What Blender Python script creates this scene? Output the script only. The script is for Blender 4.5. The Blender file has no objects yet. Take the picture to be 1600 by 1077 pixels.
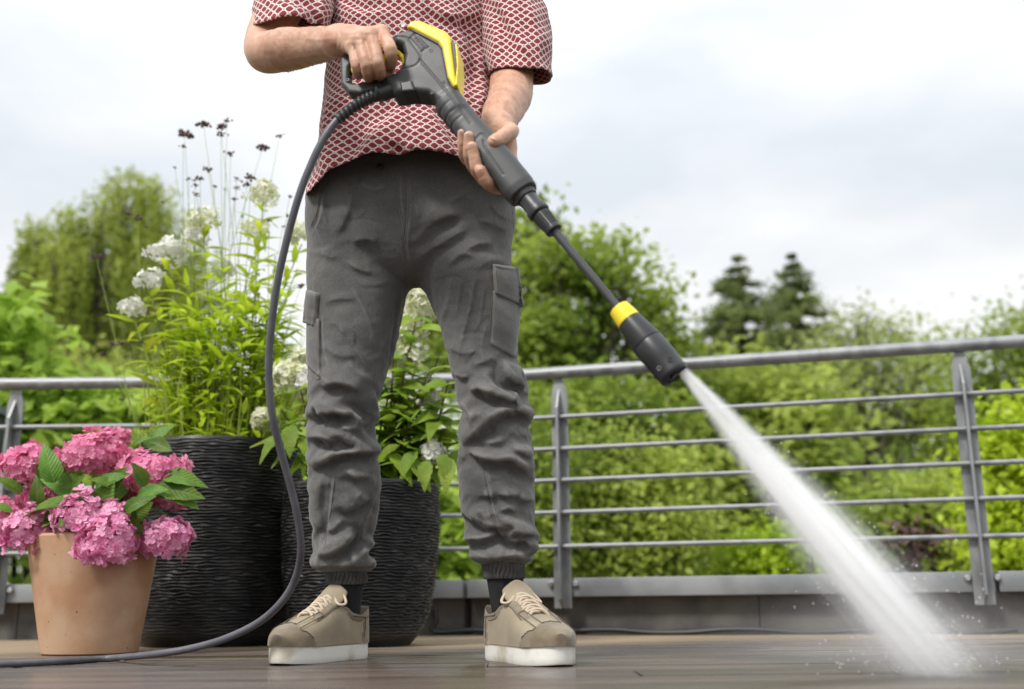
import bpy, math, random
import numpy as np
from mathutils import Vector, Matrix, noise as mnoise
R = math.radians
random.seed(7); np.random.seed(7); rng = np.random.default_rng(11)
SC = bpy.context.scene
COL = SC.collection
# ---------------------------------------------------------------- camera
FPX, PITCH, ROLL, CH = 1700.0, R(13.3), R(0.6), 0.1125        # focal length in 1600-px units
CAM = Vector((0, 0, CH))
FW = Vector((0, math.cos(PITCH), math.sin(PITCH)))
_r0, _u0 = Vector((1, 0, 0)), Vector((0, -math.sin(PITCH), math.cos(PITCH)))
RT = _r0*math.cos(ROLL) - _u0*math.sin(ROLL)
UP = _r0*math.sin(ROLL) + _u0*math.cos(ROLL)
cd = bpy.data.cameras.new('camera'); cam = bpy.data.objects.new('camera', cd); COL.objects.link(cam)
cd.sensor_width = 36; cd.lens = FPX/1600*36; cd.clip_start = 0.05; cd.clip_end = 2000
m = Matrix((RT, UP, -FW)).transposed().to_4x4(); m.translation = CAM
cam.matrix_world = m
cd.dof.use_dof = True; cd.dof.focus_distance = 2.24; cd.dof.aperture_fstop = 2.5
SC.camera = cam
# ---------------------------------------------------------------- sky, sun, exposure
w = bpy.data.worlds.new('World'); SC.world = w; w.use_nodes = True
nt = w.node_tree; nt.nodes.clear()
N = nt.nodes.new; L = nt.links.new
out = N('ShaderNodeOutputWorld'); bg = N('ShaderNodeBackground'); L(bg.outputs[0], out.inputs[0])
SUN_EL, SUN_AZ = R(48), R(222)            # azimuth clockwise from +Y: behind the camera, to the left
sky = N('ShaderNodeTexSky'); sky.sky_type = 'NISHITA'; sky.sun_disc = False
sky.sun_elevation = SUN_EL; sky.sun_rotation = SUN_AZ
k = N('ShaderNodeVectorMath'); k.operation = 'SCALE'; k.inputs[3].default_value = 0.1
L(sky.outputs[0], k.inputs[0])
tc = N('ShaderNodeTexCoord'); mp = N('ShaderNodeMapping'); mp.inputs['Scale'].default_value = (1.0, 1.0, 2.2); L(tc.outputs['Generated'], mp.inputs[0])
n1 = N('ShaderNodeTexNoise'); n1.inputs['Scale'].default_value = 2.6; n1.inputs['Detail'].default_value = 5; n1.inputs['Roughness'].default_value = 0.5
mp.inputs['Location'].default_value = (1.1, 2.6, 0.9)
L(mp.outputs[0], n1.inputs['Vector'])
cr = N('ShaderNodeValToRGB'); L(n1.outputs[0], cr.inputs[0])
e = cr.color_ramp.elements
e[0].position = 0.36; e[0].color = (0.76, 0.81, 0.86, 1)
e[1].position = 0.62; e[1].color = (1.06, 1.06, 1.05, 1)
x = cr.color_ramp.elements.new(0.48); x.color = (0.88, 0.905, 0.93, 1)
mx = N('ShaderNodeMixRGB'); mx.inputs[0].default_value = 0.9; L(k.outputs[0], mx.inputs[1]); L(cr.outputs[0], mx.inputs[2])
sz = N('ShaderNodeSeparateXYZ'); L(tc.outputs['Generated'], sz.inputs[0])      # an overcast sky brightens steadily towards the zenith
zp = N('ShaderNodeMath'); zp.operation = 'POWER'; zp.inputs[1].default_value = 2.2; zp.use_clamp = True; L(sz.outputs[2], zp.inputs[0])
zr = N('ShaderNodeMapRange'); zr.inputs[3].default_value = 0.77; zr.inputs[4].default_value = 1.85; L(zp.outputs[0], zr.inputs[0])
zm = N('ShaderNodeVectorMath'); zm.operation = 'SCALE'; L(mx.outputs[0], zm.inputs[0]); L(zr.outputs[0], zm.inputs[3])
L(zm.outputs[0], bg.inputs[0]); bg.inputs[1].default_value = 1.0
sd = bpy.data.lights.new('sun', 'SUN'); sd.energy = 2.3; sd.angle = R(11); sd.color = (1.0, 0.965, 0.91)
so = bpy.data.objects.new('sun', sd); COL.objects.link(so)
sdir = Vector((math.sin(SUN_AZ)*math.cos(SUN_EL), math.cos(SUN_AZ)*math.cos(SUN_EL), math.sin(SUN_EL)))
so.rotation_euler = sdir.to_track_quat('Z', 'Y').to_euler(); so.location = (-3, -3, 8)
vs = SC.view_settings; vs.view_transform = 'Standard'; vs.look = 'None'; vs.exposure = 0.34; vs.gamma = 1
cy = SC.cycles; cy.use_denoising = True; cy.max_bounces = 24; cy.transparent_max_bounces = 12
cy.volume_bounces = 24; cy.transmission_bounces = 6; cy.caustics_reflective = False; cy.caustics_refractive = False
try: cy.volume_step_rate = 1.0; cy.denoiser = 'OPENIMAGEDENOISE'
except Exception: pass
# ---------------------------------------------------------------- measuring helpers: photograph pixels -> places in the world
def ray(u, v): return FW*FPX + RT*(u-800) + UP*(538.5-v)
def at(u, v, Y):
    d = ray(u, v); return CAM + d*(Y/d.y)
def flo(u, v, z=0.0):
    d = ray(u, v); return CAM + d*((z-CH)/d.z)
def proj(P):                               # numpy Nx3 -> pixels
    q = np.asarray(P, float) - np.array(CAM)
    d = q @ np.array(FW); return 800 + FPX*(q @ np.array(RT))/d, 538.5 - FPX*(q @ np.array(UP))/d
def dep(p): return (Vector(p)-CAM).dot(FW)
def mpp(p): return dep(p)/FPX              # metres per pixel at a point
# ---------------------------------------------------------------- objects
def link(o, parent=None):
    COL.objects.link(o)
    if parent is not None:
        o.parent = parent
        if parent.type == 'EMPTY': o.matrix_parent_inverse = Matrix.Translation(-parent.location)
    return o
def tag(o, label=None, cat=None, group=None, kind=None):
    if label: o['label'] = label
    if cat: o['category'] = cat
    if group: o['group'] = group
    if kind: o['kind'] = kind
    return o
def thing(name, loc, label, cat, group=None):
    o = bpy.data.objects.new(name, None); o.location = loc; o.empty_display_size = 0.05
    COL.objects.link(o); return tag(o, label, cat, group)
def mesh(name, V, F, mats, smooth=True, uv=None, mi=None):
    me = bpy.data.meshes.new(name)
    if isinstance(V, np.ndarray): V = V.astype(np.float32)
    if isinstance(F, np.ndarray) and F.ndim == 2:
        nf, kk = F.shape
        me.vertices.add(len(V)); me.vertices.foreach_set('co', np.ascontiguousarray(V, np.float32).ravel())
        me.loops.add(nf*kk); me.loops.foreach_set('vertex_index', np.ascontiguousarray(F, np.int32).ravel())
        me.polygons.add(nf); me.polygons.foreach_set('loop_start', np.arange(0, nf*kk, kk, dtype=np.int32))
        try: me.polygons.foreach_set('loop_total', np.full(nf, kk, np.int32))
        except Exception: pass
        me.update(calc_edges=True); me.validate()
    else:
        me.from_pydata([tuple(v) for v in V], [], [tuple(f) for f in F]); me.update()
    if not isinstance(mats, (list, tuple)): mats = [mats]
    for q in mats: me.materials.append(q)
    if mi is not None: me.polygons.foreach_set('material_index', np.asarray(mi, np.int32))
    if smooth: me.polygons.foreach_set('use_smooth', np.ones(len(me.polygons), bool))
    if uv is not None:
        ul = me.uv_layers.new(name='UVMap'); li = np.empty(len(me.loops), np.int32); me.loops.foreach_get('vertex_index', li)
        ul.data.foreach_set('uv', np.asarray(uv, np.float32)[li].ravel())
    return me
def obj(name, V, F, mats, parent=None, smooth=True, uv=None, mi=None):
    return link(bpy.data.objects.new(name, mesh(name, V, F, mats, smooth, uv, mi)), parent)
def sharp(o, ang=35):
    me = o.data
    try: me.set_sharp_from_angle(angle=R(ang))
    except Exception: pass
    return o
class MB:                                   # collects shapes that together make ONE part
    def __init__(s): s.v = []; s.f = []
    def add(s, V, F):
        b = len(s.v); s.v += [tuple(p) for p in V]; s.f += [tuple(i+b for i in f) for f in F]; return s
    def build(s, name, mat, parent=None, smooth=True, ang=35):
        o = obj(name, s.v, s.f, mat, parent, smooth); return sharp(o, ang) if smooth else o
def tube_g(path, rad, n=10, cap=True):
    P = [Vector(p) for p in path]; m_ = len(P)
    if not hasattr(rad, '__len__'): rad = [rad]*m_
    T = [(P[min(i+1, m_-1)]-P[max(i-1, 0)]).normalized() for i in range(m_)]
    a = Vector((0, 0, 1)) if abs(T[0].z) < .9 else Vector((1, 0, 0))
    X = T[0].cross(a).normalized(); V = []; F = []
    for i in range(m_):
        X = (X - T[i]*X.dot(T[i])).normalized(); Yv = T[i].cross(X)
        for j in range(n):
            t = 2*math.pi*j/n; V.append(P[i] + (X*math.cos(t)+Yv*math.sin(t))*rad[i])
    for i in range(m_-1):
        for j in range(n):
            k2 = (j+1) % n; F.append((i*n+j, i*n+k2, (i+1)*n+k2, (i+1)*n+j))
    if cap: F.append(tuple(range(n-1, -1, -1))); F.append(tuple((m_-1)*n+j for j in range(n)))
    return V, F
def spline(P, n):                           # Catmull-Rom through points
    P = [Vector(p) for p in P]; Q = [P[0]*2-P[1]] + P + [P[-1]*2-P[-2]]; o = []
    for i in range(len(P)-1):
        a, b, c, d = Q[i:i+4]
        for j in range(n):
            t = j/n; o.append(0.5*((2*b)+(c-a)*t+(2*a-5*b+4*c-d)*t*t+(3*b-a-3*c+d)*t**3))
    o.append(P[-1]); return o
def box_g(c, s, X=(1, 0, 0), Yv=(0, 1, 0), Z=(0, 0, 1), bev=0.0):
    X, Yv, Z, c = Vector(X), Vector(Yv), Vector(Z), Vector(c); hx, hy, hz = s[0]/2, s[1]/2, s[2]/2
    if bev <= 0:
        V = [c+X*(i*hx)+Yv*(j*hy)+Z*(k_*hz) for i in (-1, 1) for j in (-1, 1) for k_ in (-1, 1)]
        return V, [(0, 1, 3, 2), (4, 6, 7, 5), (0, 4, 5, 1), (2, 3, 7, 6), (0, 2, 6, 4), (1, 5, 7, 3)]
    import bmesh
    bm = bmesh.new(); bmesh.ops.create_cube(bm, size=1)
    for v in bm.verts: v.co = Vector((v.co.x*s[0], v.co.y*s[1], v.co.z*s[2]))
    bmesh.ops.bevel(bm, geom=bm.edges[:], offset=bev, segments=2, affect='EDGES', profile=0.6)
    bm.verts.ensure_lookup_table(); V = [c+X*v.co.x+Yv*v.co.y+Z*v.co.z for v in bm.verts]
    F = [tuple(v.index for v in f.verts) for f in bm.faces]; bm.free(); return V, F
def lathe_g(prof, c, ax=(0, 0, 1), n=32, X=None, capA=True, capB=True):   # prof: (t, r)
    ax = Vector(ax).normalized(); c = Vector(c)
    if X is None: X = ax.orthogonal().normalized()
    Yv = ax.cross(X); V = []; F = []; m_ = len(prof)
    for t, r in prof:
        for j in range(n):
            a = 2*math.pi*j/n; V.append(c+ax*t+(X*math.cos(a)+Yv*math.sin(a))*r)
    for i in range(m_-1):
        for j in range(n):
            k2 = (j+1) % n; F.append((i*n+j, i*n+k2, (i+1)*n+k2, (i+1)*n+j))
    if capA: F.append(tuple(range(n-1, -1, -1)))
    if capB: F.append(tuple((m_-1)*n+j for j in range(n)))
    return V, F
# ---------------------------------------------------------------- solid shapes from distance fields
def surf(f, lo, hi, vox, cs=6):
    lo = np.array(lo, float); hi = np.array(hi, float)
    nc = np.ceil((hi-lo)/(vox*cs)).astype(int); n = nc*cs
    g = [lo[i]+(np.arange(nc[i])+.5)*cs*vox - vox*.5 for i in range(3)]
    C = np.stack(np.meshgrid(*g, indexing='ij'), -1).reshape(-1, 3)
    dc = f(C)
    act = np.abs(dc) < vox*cs*1.25
    S = np.repeat(np.repeat(np.repeat(np.where(dc < 0, -1., 1.).reshape(nc).astype(np.float32), cs, 0), cs, 1), cs, 2)
    o = np.stack(np.meshgrid(*[np.arange(cs)]*3, indexing='ij'), -1).reshape(-1, 3)
    ai = np.stack(np.unravel_index(np.nonzero(act)[0], nc), -1)*cs
    for s in range(0, len(ai), 1500):
        I = (ai[s:s+1500, None, :]+o[None]).reshape(-1, 3)
        S[I[:, 0], I[:, 1], I[:, 2]] = f(lo+I*vox)
    ins = S < 0
    cnt = np.zeros(n-1, np.int8)
    for a in (0, 1):
        for b in (0, 1):
            for c in (0, 1): cnt += ins[a:n[0]-1+a, b:n[1]-1+b, c:n[2]-1+c]
    I = np.stack(np.nonzero((cnt > 0) & (cnt < 8)), -1)
    idx = np.full(n-1, -1, np.int32); idx[I[:, 0], I[:, 1], I[:, 2]] = np.arange(len(I))
    acc = np.zeros((len(I), 3)); num = np.zeros(len(I))
    cor = [(a, b, c) for a in (0, 1) for b in (0, 1) for c in (0, 1)]
    vals = {c: S[I[:, 0]+c[0], I[:, 1]+c[1], I[:, 2]+c[2]] for c in cor}
    for a in cor:
        for ax in range(3):
            if a[ax] == 0:
                b = list(a); b[ax] = 1; b = tuple(b); va, vb = vals[a], vals[b]
                cr_ = (va < 0) != (vb < 0); t = np.where(cr_, va/np.where(cr_, va-vb, 1), 0)
                p = np.repeat(np.array(a, float)[None], len(I), 0); p[:, ax] = t
                acc += p*cr_[:, None]; num += cr_
    V = lo+(I+acc/num[:, None])*vox
    Fs = []
    for ax in range(3):
        sl = [slice(None)]*3; s2 = [slice(None)]*3; sl[ax] = slice(0, -1); s2[ax] = slice(1, None)
        A, B = ins[tuple(sl)], ins[tuple(s2)]; E = np.stack(np.nonzero(A != B), -1)
        u, v_ = (ax+1) % 3, (ax+2) % 3
        E = E[(E[:, u] > 0) & (E[:, v_] > 0) & (E[:, u] < n[u]-1) & (E[:, v_] < n[v_]-1)]
        q = []
        for du, dv in ((1, 1), (0, 1), (0, 0), (1, 0)):
            J = E.copy(); J[:, u] -= du; J[:, v_] -= dv; q.append(idx[J[:, 0], J[:, 1], J[:, 2]])
        Q = np.stack(q, -1); fl = ~A[E[:, 0], E[:, 1], E[:, 2]]
        Q[fl] = Q[fl][:, ::-1]; Fs.append(Q)
    F = np.concatenate(Fs); F = F[(F >= 0).all(1)]
    return V, F
def normals(V, F):
    d1 = V[F[:, 2]]-V[F[:, 0]]; d2 = V[F[:, 3]]-V[F[:, 1]]; fn = np.cross(d1, d2); n = np.zeros_like(V)
    for i in range(4): np.add.at(n, F[:, i], fn)
    return n/(np.linalg.norm(n, axis=1, keepdims=True)+1e-12)
def relax(V, F, it=2, lam=.5):
    for _ in range(it):
        s = np.zeros_like(V); c = np.zeros(len(V))
        for i in range(4):
            for j in (1, 3):
                np.add.at(s, F[:, i], V[F[:, (i+j) % 4]]); np.add.at(c, F[:, i], 1)
        V = V+(s/np.maximum(c, 1)[:, None]-V)*lam
    return V
def smin(a, b, k): 
    h = np.clip(.5+.5*(b-a)/k, 0, 1); return b*(1-h)+a*h-k*h*(1-h)
def cone(P, a, b, ra, rb):
    a = np.array(a, float); b = np.array(b, float); ab = b-a; q = P-a
    t = np.clip(q@ab/(ab@ab), 0, 1); return np.linalg.norm(q-t[:, None]*ab, axis=1)-(ra+(rb-ra)*t)
def chain(P, pts, rad, k=.008):
    n = 4; S = [np.array(q) for q in spline([Vector(p) for p in pts], n)] if len(pts) > 2 else [np.array(p) for p in pts]
    rr = np.interp(np.linspace(0, len(pts)-1, len(S)), np.arange(len(pts)), rad); d = None
    for i in range(len(S)-1):
        c = cone(P, S[i], S[i+1], rr[i], rr[i+1]); d = c if d is None else np.minimum(d, c)
    return d
def ell(P, c, r):
    q = (P-np.array(c))/np.array(r); k0 = np.linalg.norm(q, axis=1); return (k0-1)*min(r)
def poly2(p, poly):                         # signed distance to a 2-D polygon
    poly = np.array(poly, float); d = np.full(len(p), 1e9); s = np.ones(len(p)); n = len(poly)
    for i in range(n):
        a, b = poly[i], poly[i-1]; e_ = b-a; w_ = p-a
        t = np.clip(w_@e_/(e_@e_), 0, 1); q = w_-t[:, None]*e_; d = np.minimum(d, (q*q).sum(1))
        c1 = p[:, 1] >= a[1]; c2 = p[:, 1] < b[1]; c3 = e_[0]*w_[:, 1] > e_[1]*w_[:, 0]
        s = np.where((c1 & c2 & c3) | (~c1 & ~c2 & ~c3), -s, s)
    return s*np.sqrt(d)
def folds(V, Nn, strokes, mm=.001):
    """cloth folds: polylines measured on the front of the garment; (points, width, height in mm, side of the hollow)"""
    u, v = proj(V); p = np.stack([u, v], -1)
    toc = np.array(CAM)-V; toc /= np.linalg.norm(toc, axis=1, keepdims=True)
    fac = np.clip(((Nn*toc).sum(1)+.35)/.5, 0, 1); D = np.zeros(len(V))
    for pts, wd, amp, side in strokes:
        Q = [Vector((a, b, 0)) for a, b in pts]
        if len(Q) > 2: Q = spline(Q, 5)
        Q = np.array([(q.x, q.y) for q in Q]); seg = Q[1:]-Q[:-1]; ln = np.linalg.norm(seg, axis=1); tot = ln.sum(); cum = np.concatenate([[0], np.cumsum(ln)])
        mn = Q.min(0)-wd*8; mxx = Q.max(0)+wd*8
        I = np.nonzero((p[:, 0] > mn[0]) & (p[:, 0] < mxx[0]) & (p[:, 1] > mn[1]) & (p[:, 1] < mxx[1]) & (fac > 0))[0]
        if not len(I): continue
        bd = np.full(len(I), 1e9); bs = np.zeros(len(I)); bt = np.zeros(len(I))
        for i in range(len(seg)):
            w_ = p[I]-Q[i]; t = np.clip(w_@seg[i]/(ln[i]**2+1e-9), 0, 1); r = w_-t[:, None]*seg[i]; d = np.linalg.norm(r, axis=1)
            sg = np.sign(seg[i][0]*w_[:, 1]-seg[i][1]*w_[:, 0]); b = d < bd
            bd = np.where(b, d, bd); bs = np.where(b, sg, bs); bt = np.where(b, (cum[i]+t*ln[i])/tot, bt)
        tp = np.clip(np.minimum(bt, 1-bt)/.24, 0, 1); tp = tp*tp*(3-2*tp)*.85+.15*(np.minimum(bt, 1-bt) > 0)
        sdv = bd*bs*(side if side else 1)
        if side:                              # a standing crease: broad slope on one side, steep drop into a hollow on the other
            up_ = np.exp(-(np.minimum(sdv, 0)/(2.9*wd))**2); dn = np.maximum(sdv, 0); g = np.where(sdv < 0, up_, 2.0*np.exp(-(dn/(.85*wd))**2)-1.0*np.exp(-(dn/(2.7*wd))**2))
        else: g = np.exp(-(np.abs(sdv)/wd)**1.75)
        D[I] += amp*mm*g*tp*fac[I]
    return D
def nz(V, sc, seed=0, oct_=2):
    s = np.array(sc if hasattr(sc, '__len__') else (sc,)*3)
    P = V*s+seed*7.31; o = np.zeros(len(V)); am = 1.0
    for k_ in range(oct_):
        i = np.floor(P).astype(np.int64); f = P-i; f = f*f*f*(f*(f*6-15)+10); a_ = 0
        for c in range(8):
            d = np.array([c & 1, c >> 1 & 1, c >> 2 & 1]); h = ((i+d)*np.array([73856093, 19349663, 83492791])).sum(1)+k_*977
            h = (h ^ (h >> 13))*1274126177; h = (h ^ (h >> 16)) & 0xffff
            a_ = a_+(h/32767.5-1)*np.prod(np.where(d, f, 1-f), axis=1)
        o += am*a_; am *= .5; P = P*2.03+11.7
    return o
# ---------------------------------------------------------------- materials
def mat(name, c1, c2=None, sc=8.0, rough=.6, bump=0.0, bsc=60.0, trans=0.0, metal=0.0, spec=.5, coord='Object', rnd=0.0, stretch=(1, 1, 1), r2=None, lo=.35, hi=.65, detail=4, sheen=0, dist=.002):
    M_ = bpy.data.materials.new(name); M_.use_nodes = True; t = M_.node_tree; n = t.nodes; l = t.links; b = n['Principled BSDF']
    tc_ = n.new('ShaderNodeTexCoord'); mp_ = n.new('ShaderNodeMapping'); mp_.inputs['Scale'].default_value = stretch; l.new(tc_.outputs[coord], mp_.inputs[0])
    col = None
    if c2 is not None:
        nz_ = n.new('ShaderNodeTexNoise'); nz_.inputs['Scale'].default_value = sc; nz_.inputs['Detail'].default_value = detail; l.new(mp_.outputs[0], nz_.inputs['Vector'])
        r_ = n.new('ShaderNodeValToRGB'); r_.color_ramp.elements[0].position = lo; r_.color_ramp.elements[1].position = hi
        r_.color_ramp.elements[0].color = (*c1, 1); r_.color_ramp.elements[1].color = (*c2, 1); l.new(nz_.outputs[0], r_.inputs[0]); col = r_.outputs[0]
        if r2 is not None:
            mr = n.new('ShaderNodeMapRange'); mr.inputs[1].default_value = lo; mr.inputs[2].default_value = hi; mr.inputs[3].default_value = rough; mr.inputs[4].default_value = r2
            l.new(nz_.outputs[0], mr.inputs[0]); l.new(mr.outputs[0], b.inputs['Roughness'])
    if rnd > 0:
        oi = n.new('ShaderNodeObjectInfo'); hs = n.new('ShaderNodeHueSaturation'); mr2 = n.new('ShaderNodeMapRange')
        mr2.inputs[3].default_value = 1-rnd; mr2.inputs[4].default_value = 1+rnd; l.new(oi.outputs['Random'], mr2.inputs[0]); l.new(mr2.outputs[0], hs.inputs['Value'])
        mr3 = n.new('ShaderNodeMapRange'); mr3.inputs[3].default_value = .5-rnd*.06; mr3.inputs[4].default_value = .5+rnd*.06
        ml = n.new('ShaderNodeMath'); ml.operation = 'FRACT'; m7 = n.new('ShaderNodeMath'); m7.operation = 'MULTIPLY'; m7.inputs[1].default_value = 7.77
        l.new(oi.outputs['Random'], m7.inputs[0]); l.new(m7.outputs[0], ml.inputs[0]); l.new(ml.outputs[0], mr3.inputs[0]); l.new(mr3.outputs[0], hs.inputs['Hue'])
        if col is None: hs.inputs['Color'].default_value = (*c1, 1)
        else: l.new(col, hs.inputs['Color'])
        col = hs.outputs[0]
    if col is None: b.inputs['Base Color'].default_value = (*c1, 1)
    else: l.new(col, b.inputs['Base Color'])
    if r2 is None: b.inputs['Roughness'].default_value = rough
    b.inputs['Metallic'].default_value = metal; b.inputs['Specular IOR Level'].default_value = spec
    if sheen: b.inputs['Sheen Weight'].default_value = sheen
    if bump > 0:
        nb = n.new('ShaderNodeTexNoise'); nb.inputs['Scale'].default_value = bsc; nb.inputs['Detail'].default_value = 5; l.new(mp_.outputs[0], nb.inputs['Vector'])
        bp = n.new('ShaderNodeBump'); bp.inputs['Strength'].default_value = bump; bp.inputs['Distance'].default_value = dist; l.new(nb.outputs[0], bp.inputs['Height']); l.new(bp.outputs[0], b.inputs['Normal'])
    if trans > 0:
        tb = n.new('ShaderNodeBsdfTranslucent'); ms = n.new('ShaderNodeMixShader'); ms.inputs[0].default_value = trans
        if col is None: tb.inputs[0].default_value = (*c1, 1)
        else: l.new(col, tb.inputs[0])
        o_ = n['Material Output']; l.new(b.outputs[0], ms.inputs[1]); l.new(tb.outputs[0], ms.inputs[2]); l.new(ms.outputs[0], o_.inputs[0])
    return M_
def vcolmix(M_, fn):                        # let a builder edit the node tree
    fn(M_.node_tree, M_.node_tree.nodes, M_.node_tree.links, M_.node_tree.nodes['Principled BSDF']); return M_
MT = {}
MT['galv'] = mat('galvanised_steel', (.21, .215, .22), (.33, .335, .34), 22, .42, .08, 90, metal=.55, r2=.6, stretch=(1, 1, .5))
MT['cap'] = mat('zinc_cap', (.22, .23, .24), (.33, .34, .35), 6, .45, .05, 40, metal=.4, r2=.62)
MT['stucco'] = mat('stucco_wall', (.085, .08, .074), (.15, .14, .125), 9, .95, .9, 260, stretch=(1, 1, 1.2), dist=.004)
MT['cable'] = mat('black_rubber', (.02, .02, .021), None, rough=.5, bump=.1)
MT['terra'] = mat('terracotta', (.40, .212, .112), (.56, .33, .188), 7, .85, .25, 180, lo=.3, hi=.7, detail=7, stretch=(1, 1, .7))
def _terra(t, n, l, b):                     # pale lime bloom and dark specks
    tc_ = n.new('ShaderNodeTexCoord'); v = n.new('ShaderNodeTexNoise'); v.inputs['Scale'].default_value = 75; v.inputs['Detail'].default_value = 2; l.new(tc_.outputs['Object'], v.inputs['Vector'])
    r_ = n.new('ShaderNodeValToRGB'); r_.color_ramp.elements[0].position = .73; r_.color_ramp.elements[1].position = .77; r_.color_ramp.elements[0].color = (0, 0, 0, 1); l.new(v.outputs[0], r_.inputs[0])
    v2 = n.new('ShaderNodeTexNoise'); v2.inputs['Scale'].default_value = 8; v2.inputs['Detail'].default_value = 7; l.new(tc_.outputs['Object'], v2.inputs['Vector'])
    r2_ = n.new('ShaderNodeValToRGB'); r2_.color_ramp.elements[0].position = .42; r2_.color_ramp.elements[1].position = .68; r2_.color_ramp.elements[0].color = (0, 0, 0, 1); r2_.color_ramp.elements[1].color = (.75, .75, .75, 1); l.new(v2.outputs[0], r2_.inputs[0])
    src = b.inputs['Base Color'].links[0].from_socket
    m1 = n.new('ShaderNodeMixRGB'); m1.inputs[2].default_value = (.60, .405, .265, 1); l.new(r2_.outputs[0], m1.inputs[0]); l.new(src, m1.inputs[1])
    m2 = n.new('ShaderNodeMixRGB'); m2.inputs[2].default_value = (.12, .06, .03, 1); l.new(r_.outputs[0], m2.inputs[0]); l.new(m1.outputs[0], m2.inputs[1]); l.new(m2.outputs[0], b.inputs['Base Color'])
vcolmix(MT['terra'], _terra)
MT['blackpot'] = mat('black_planter', (.016, .016, .017), (.035, .034, .033), 14, .36, .12, 160, r2=.5)
MT['soil'] = mat('soil', (.03, .02, .014), (.07, .05, .035), 30, .95, .8, 80)
MT['skin'] = mat('skin', (.48, .25, .16), (.635, .395, .275), 34, .48, .35, 420, spec=.45, lo=.3, hi=.7, dist=.0015, detail=8)
def _skin(t, n, l, b):                       # large ruddy patches and small freckles
    tc_ = n.new('ShaderNodeTexCoord'); a = n.new('ShaderNodeTexNoise'); a.inputs['Scale'].default_value = 11; a.inputs['Detail'].default_value = 3; l.new(tc_.outputs['Object'], a.inputs['Vector'])
    r_ = n.new('ShaderNodeValToRGB'); r_.color_ramp.elements[0].position = .45; r_.color_ramp.elements[1].position = .72; r_.color_ramp.elements[0].color = (0, 0, 0, 1); r_.color_ramp.elements[1].color = (.35, .35, .35, 1); l.new(a.outputs[0], r_.inputs[0])
    f = n.new('ShaderNodeTexNoise'); f.inputs['Scale'].default_value = 210; f.inputs['Detail'].default_value = 1; l.new(tc_.outputs['Object'], f.inputs['Vector'])
    r2_ = n.new('ShaderNodeValToRGB'); r2_.color_ramp.elements[0].position = .66; r2_.color_ramp.elements[1].position = .74; r2_.color_ramp.elements[0].color = (0, 0, 0, 1); r2_.color_ramp.elements[1].color = (.5, .5, .5, 1); l.new(f.outputs[0], r2_.inputs[0])
    src = b.inputs['Base Color'].links[0].from_socket
    m1 = n.new('ShaderNodeMixRGB'); m1.inputs[2].default_value = (.55, .22, .16, 1); l.new(r_.outputs[0], m1.inputs[0]); l.new(src, m1.inputs[1])
    m2 = n.new('ShaderNodeMixRGB'); m2.inputs[2].default_value = (.33, .15, .085, 1); l.new(r2_.outputs[0], m2.inputs[0]); l.new(m1.outputs[0], m2.inputs[1]); l.new(m2.outputs[0], b.inputs['Base Color'])
vcolmix(MT['skin'], _skin)
MT['skin'].node_tree.nodes['Principled BSDF'].inputs['Subsurface Weight'].default_value = .12
MT['skin'].node_tree.nodes['Principled BSDF'].inputs['Subsurface Radius'].default_value = (.012, .005, .003)
MT['nail'] = mat('nail', (.68, .43, .36), None, rough=.3)
MT['sock'] = mat('black_sock', (.012, .012, .013), (.02, .02, .022), 120, .95, .6, 300, stretch=(1, 1, .1))
MT['canvas'] = mat('beige_canvas', (.255, .205, .135), (.33, .275, .19), 14, .9, .35, 500, sheen=.15)
MT['suede'] = mat('beige_suede', (.15, .117, .075), (.225, .18, .12), 30, .95, .4, 300, sheen=.3)
MT['lace'] = mat('lace', (.55, .45, .34), None, rough=.9, bump=.5, bsc=400)
MT['sole'] = mat('white_rubber', (.46, .40, .29), (.78, .755, .70), 11, .6, .15, 120, lo=.34, hi=.50, detail=8)
MT['plastic'] = mat('charcoal_plastic', (.045, .045, .047), (.055, .055, .057), 30, .42, .12, 900, r2=.5, dist=.0008)
MT['plastic2'] = mat('black_plastic', (.018, .018, .02), None, rough=.38, bump=.08, bsc=900, dist=.0006)
MT['yellow'] = mat('yellow_plastic', (.86, .66, .02), (.90, .71, .03), 20, .33, .03, 500)
MT['greyplastic'] = mat('grey_plastic', (.10, .095, .10), None, rough=.5)
MT['screw'] = mat('screw_steel', (.55, .55, .55), None, rough=.35, metal=1)
MT['hose'] = mat('grey_hose', (.085, .085, .098), (.11, .11, .125), 40, .38, .05, 200)
MT['button'] = mat('button', (.75, .70, .68), None, rough=.25)
MT['darkbox'] = mat('dark_metal_cladding', (.035, .037, .043), (.06, .062, .07), 10, .5, .1)
MT['darklid'] = mat('slate_metal', (.13, .14, .16), (.17, .18, .20), 10, .45, .1)
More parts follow.
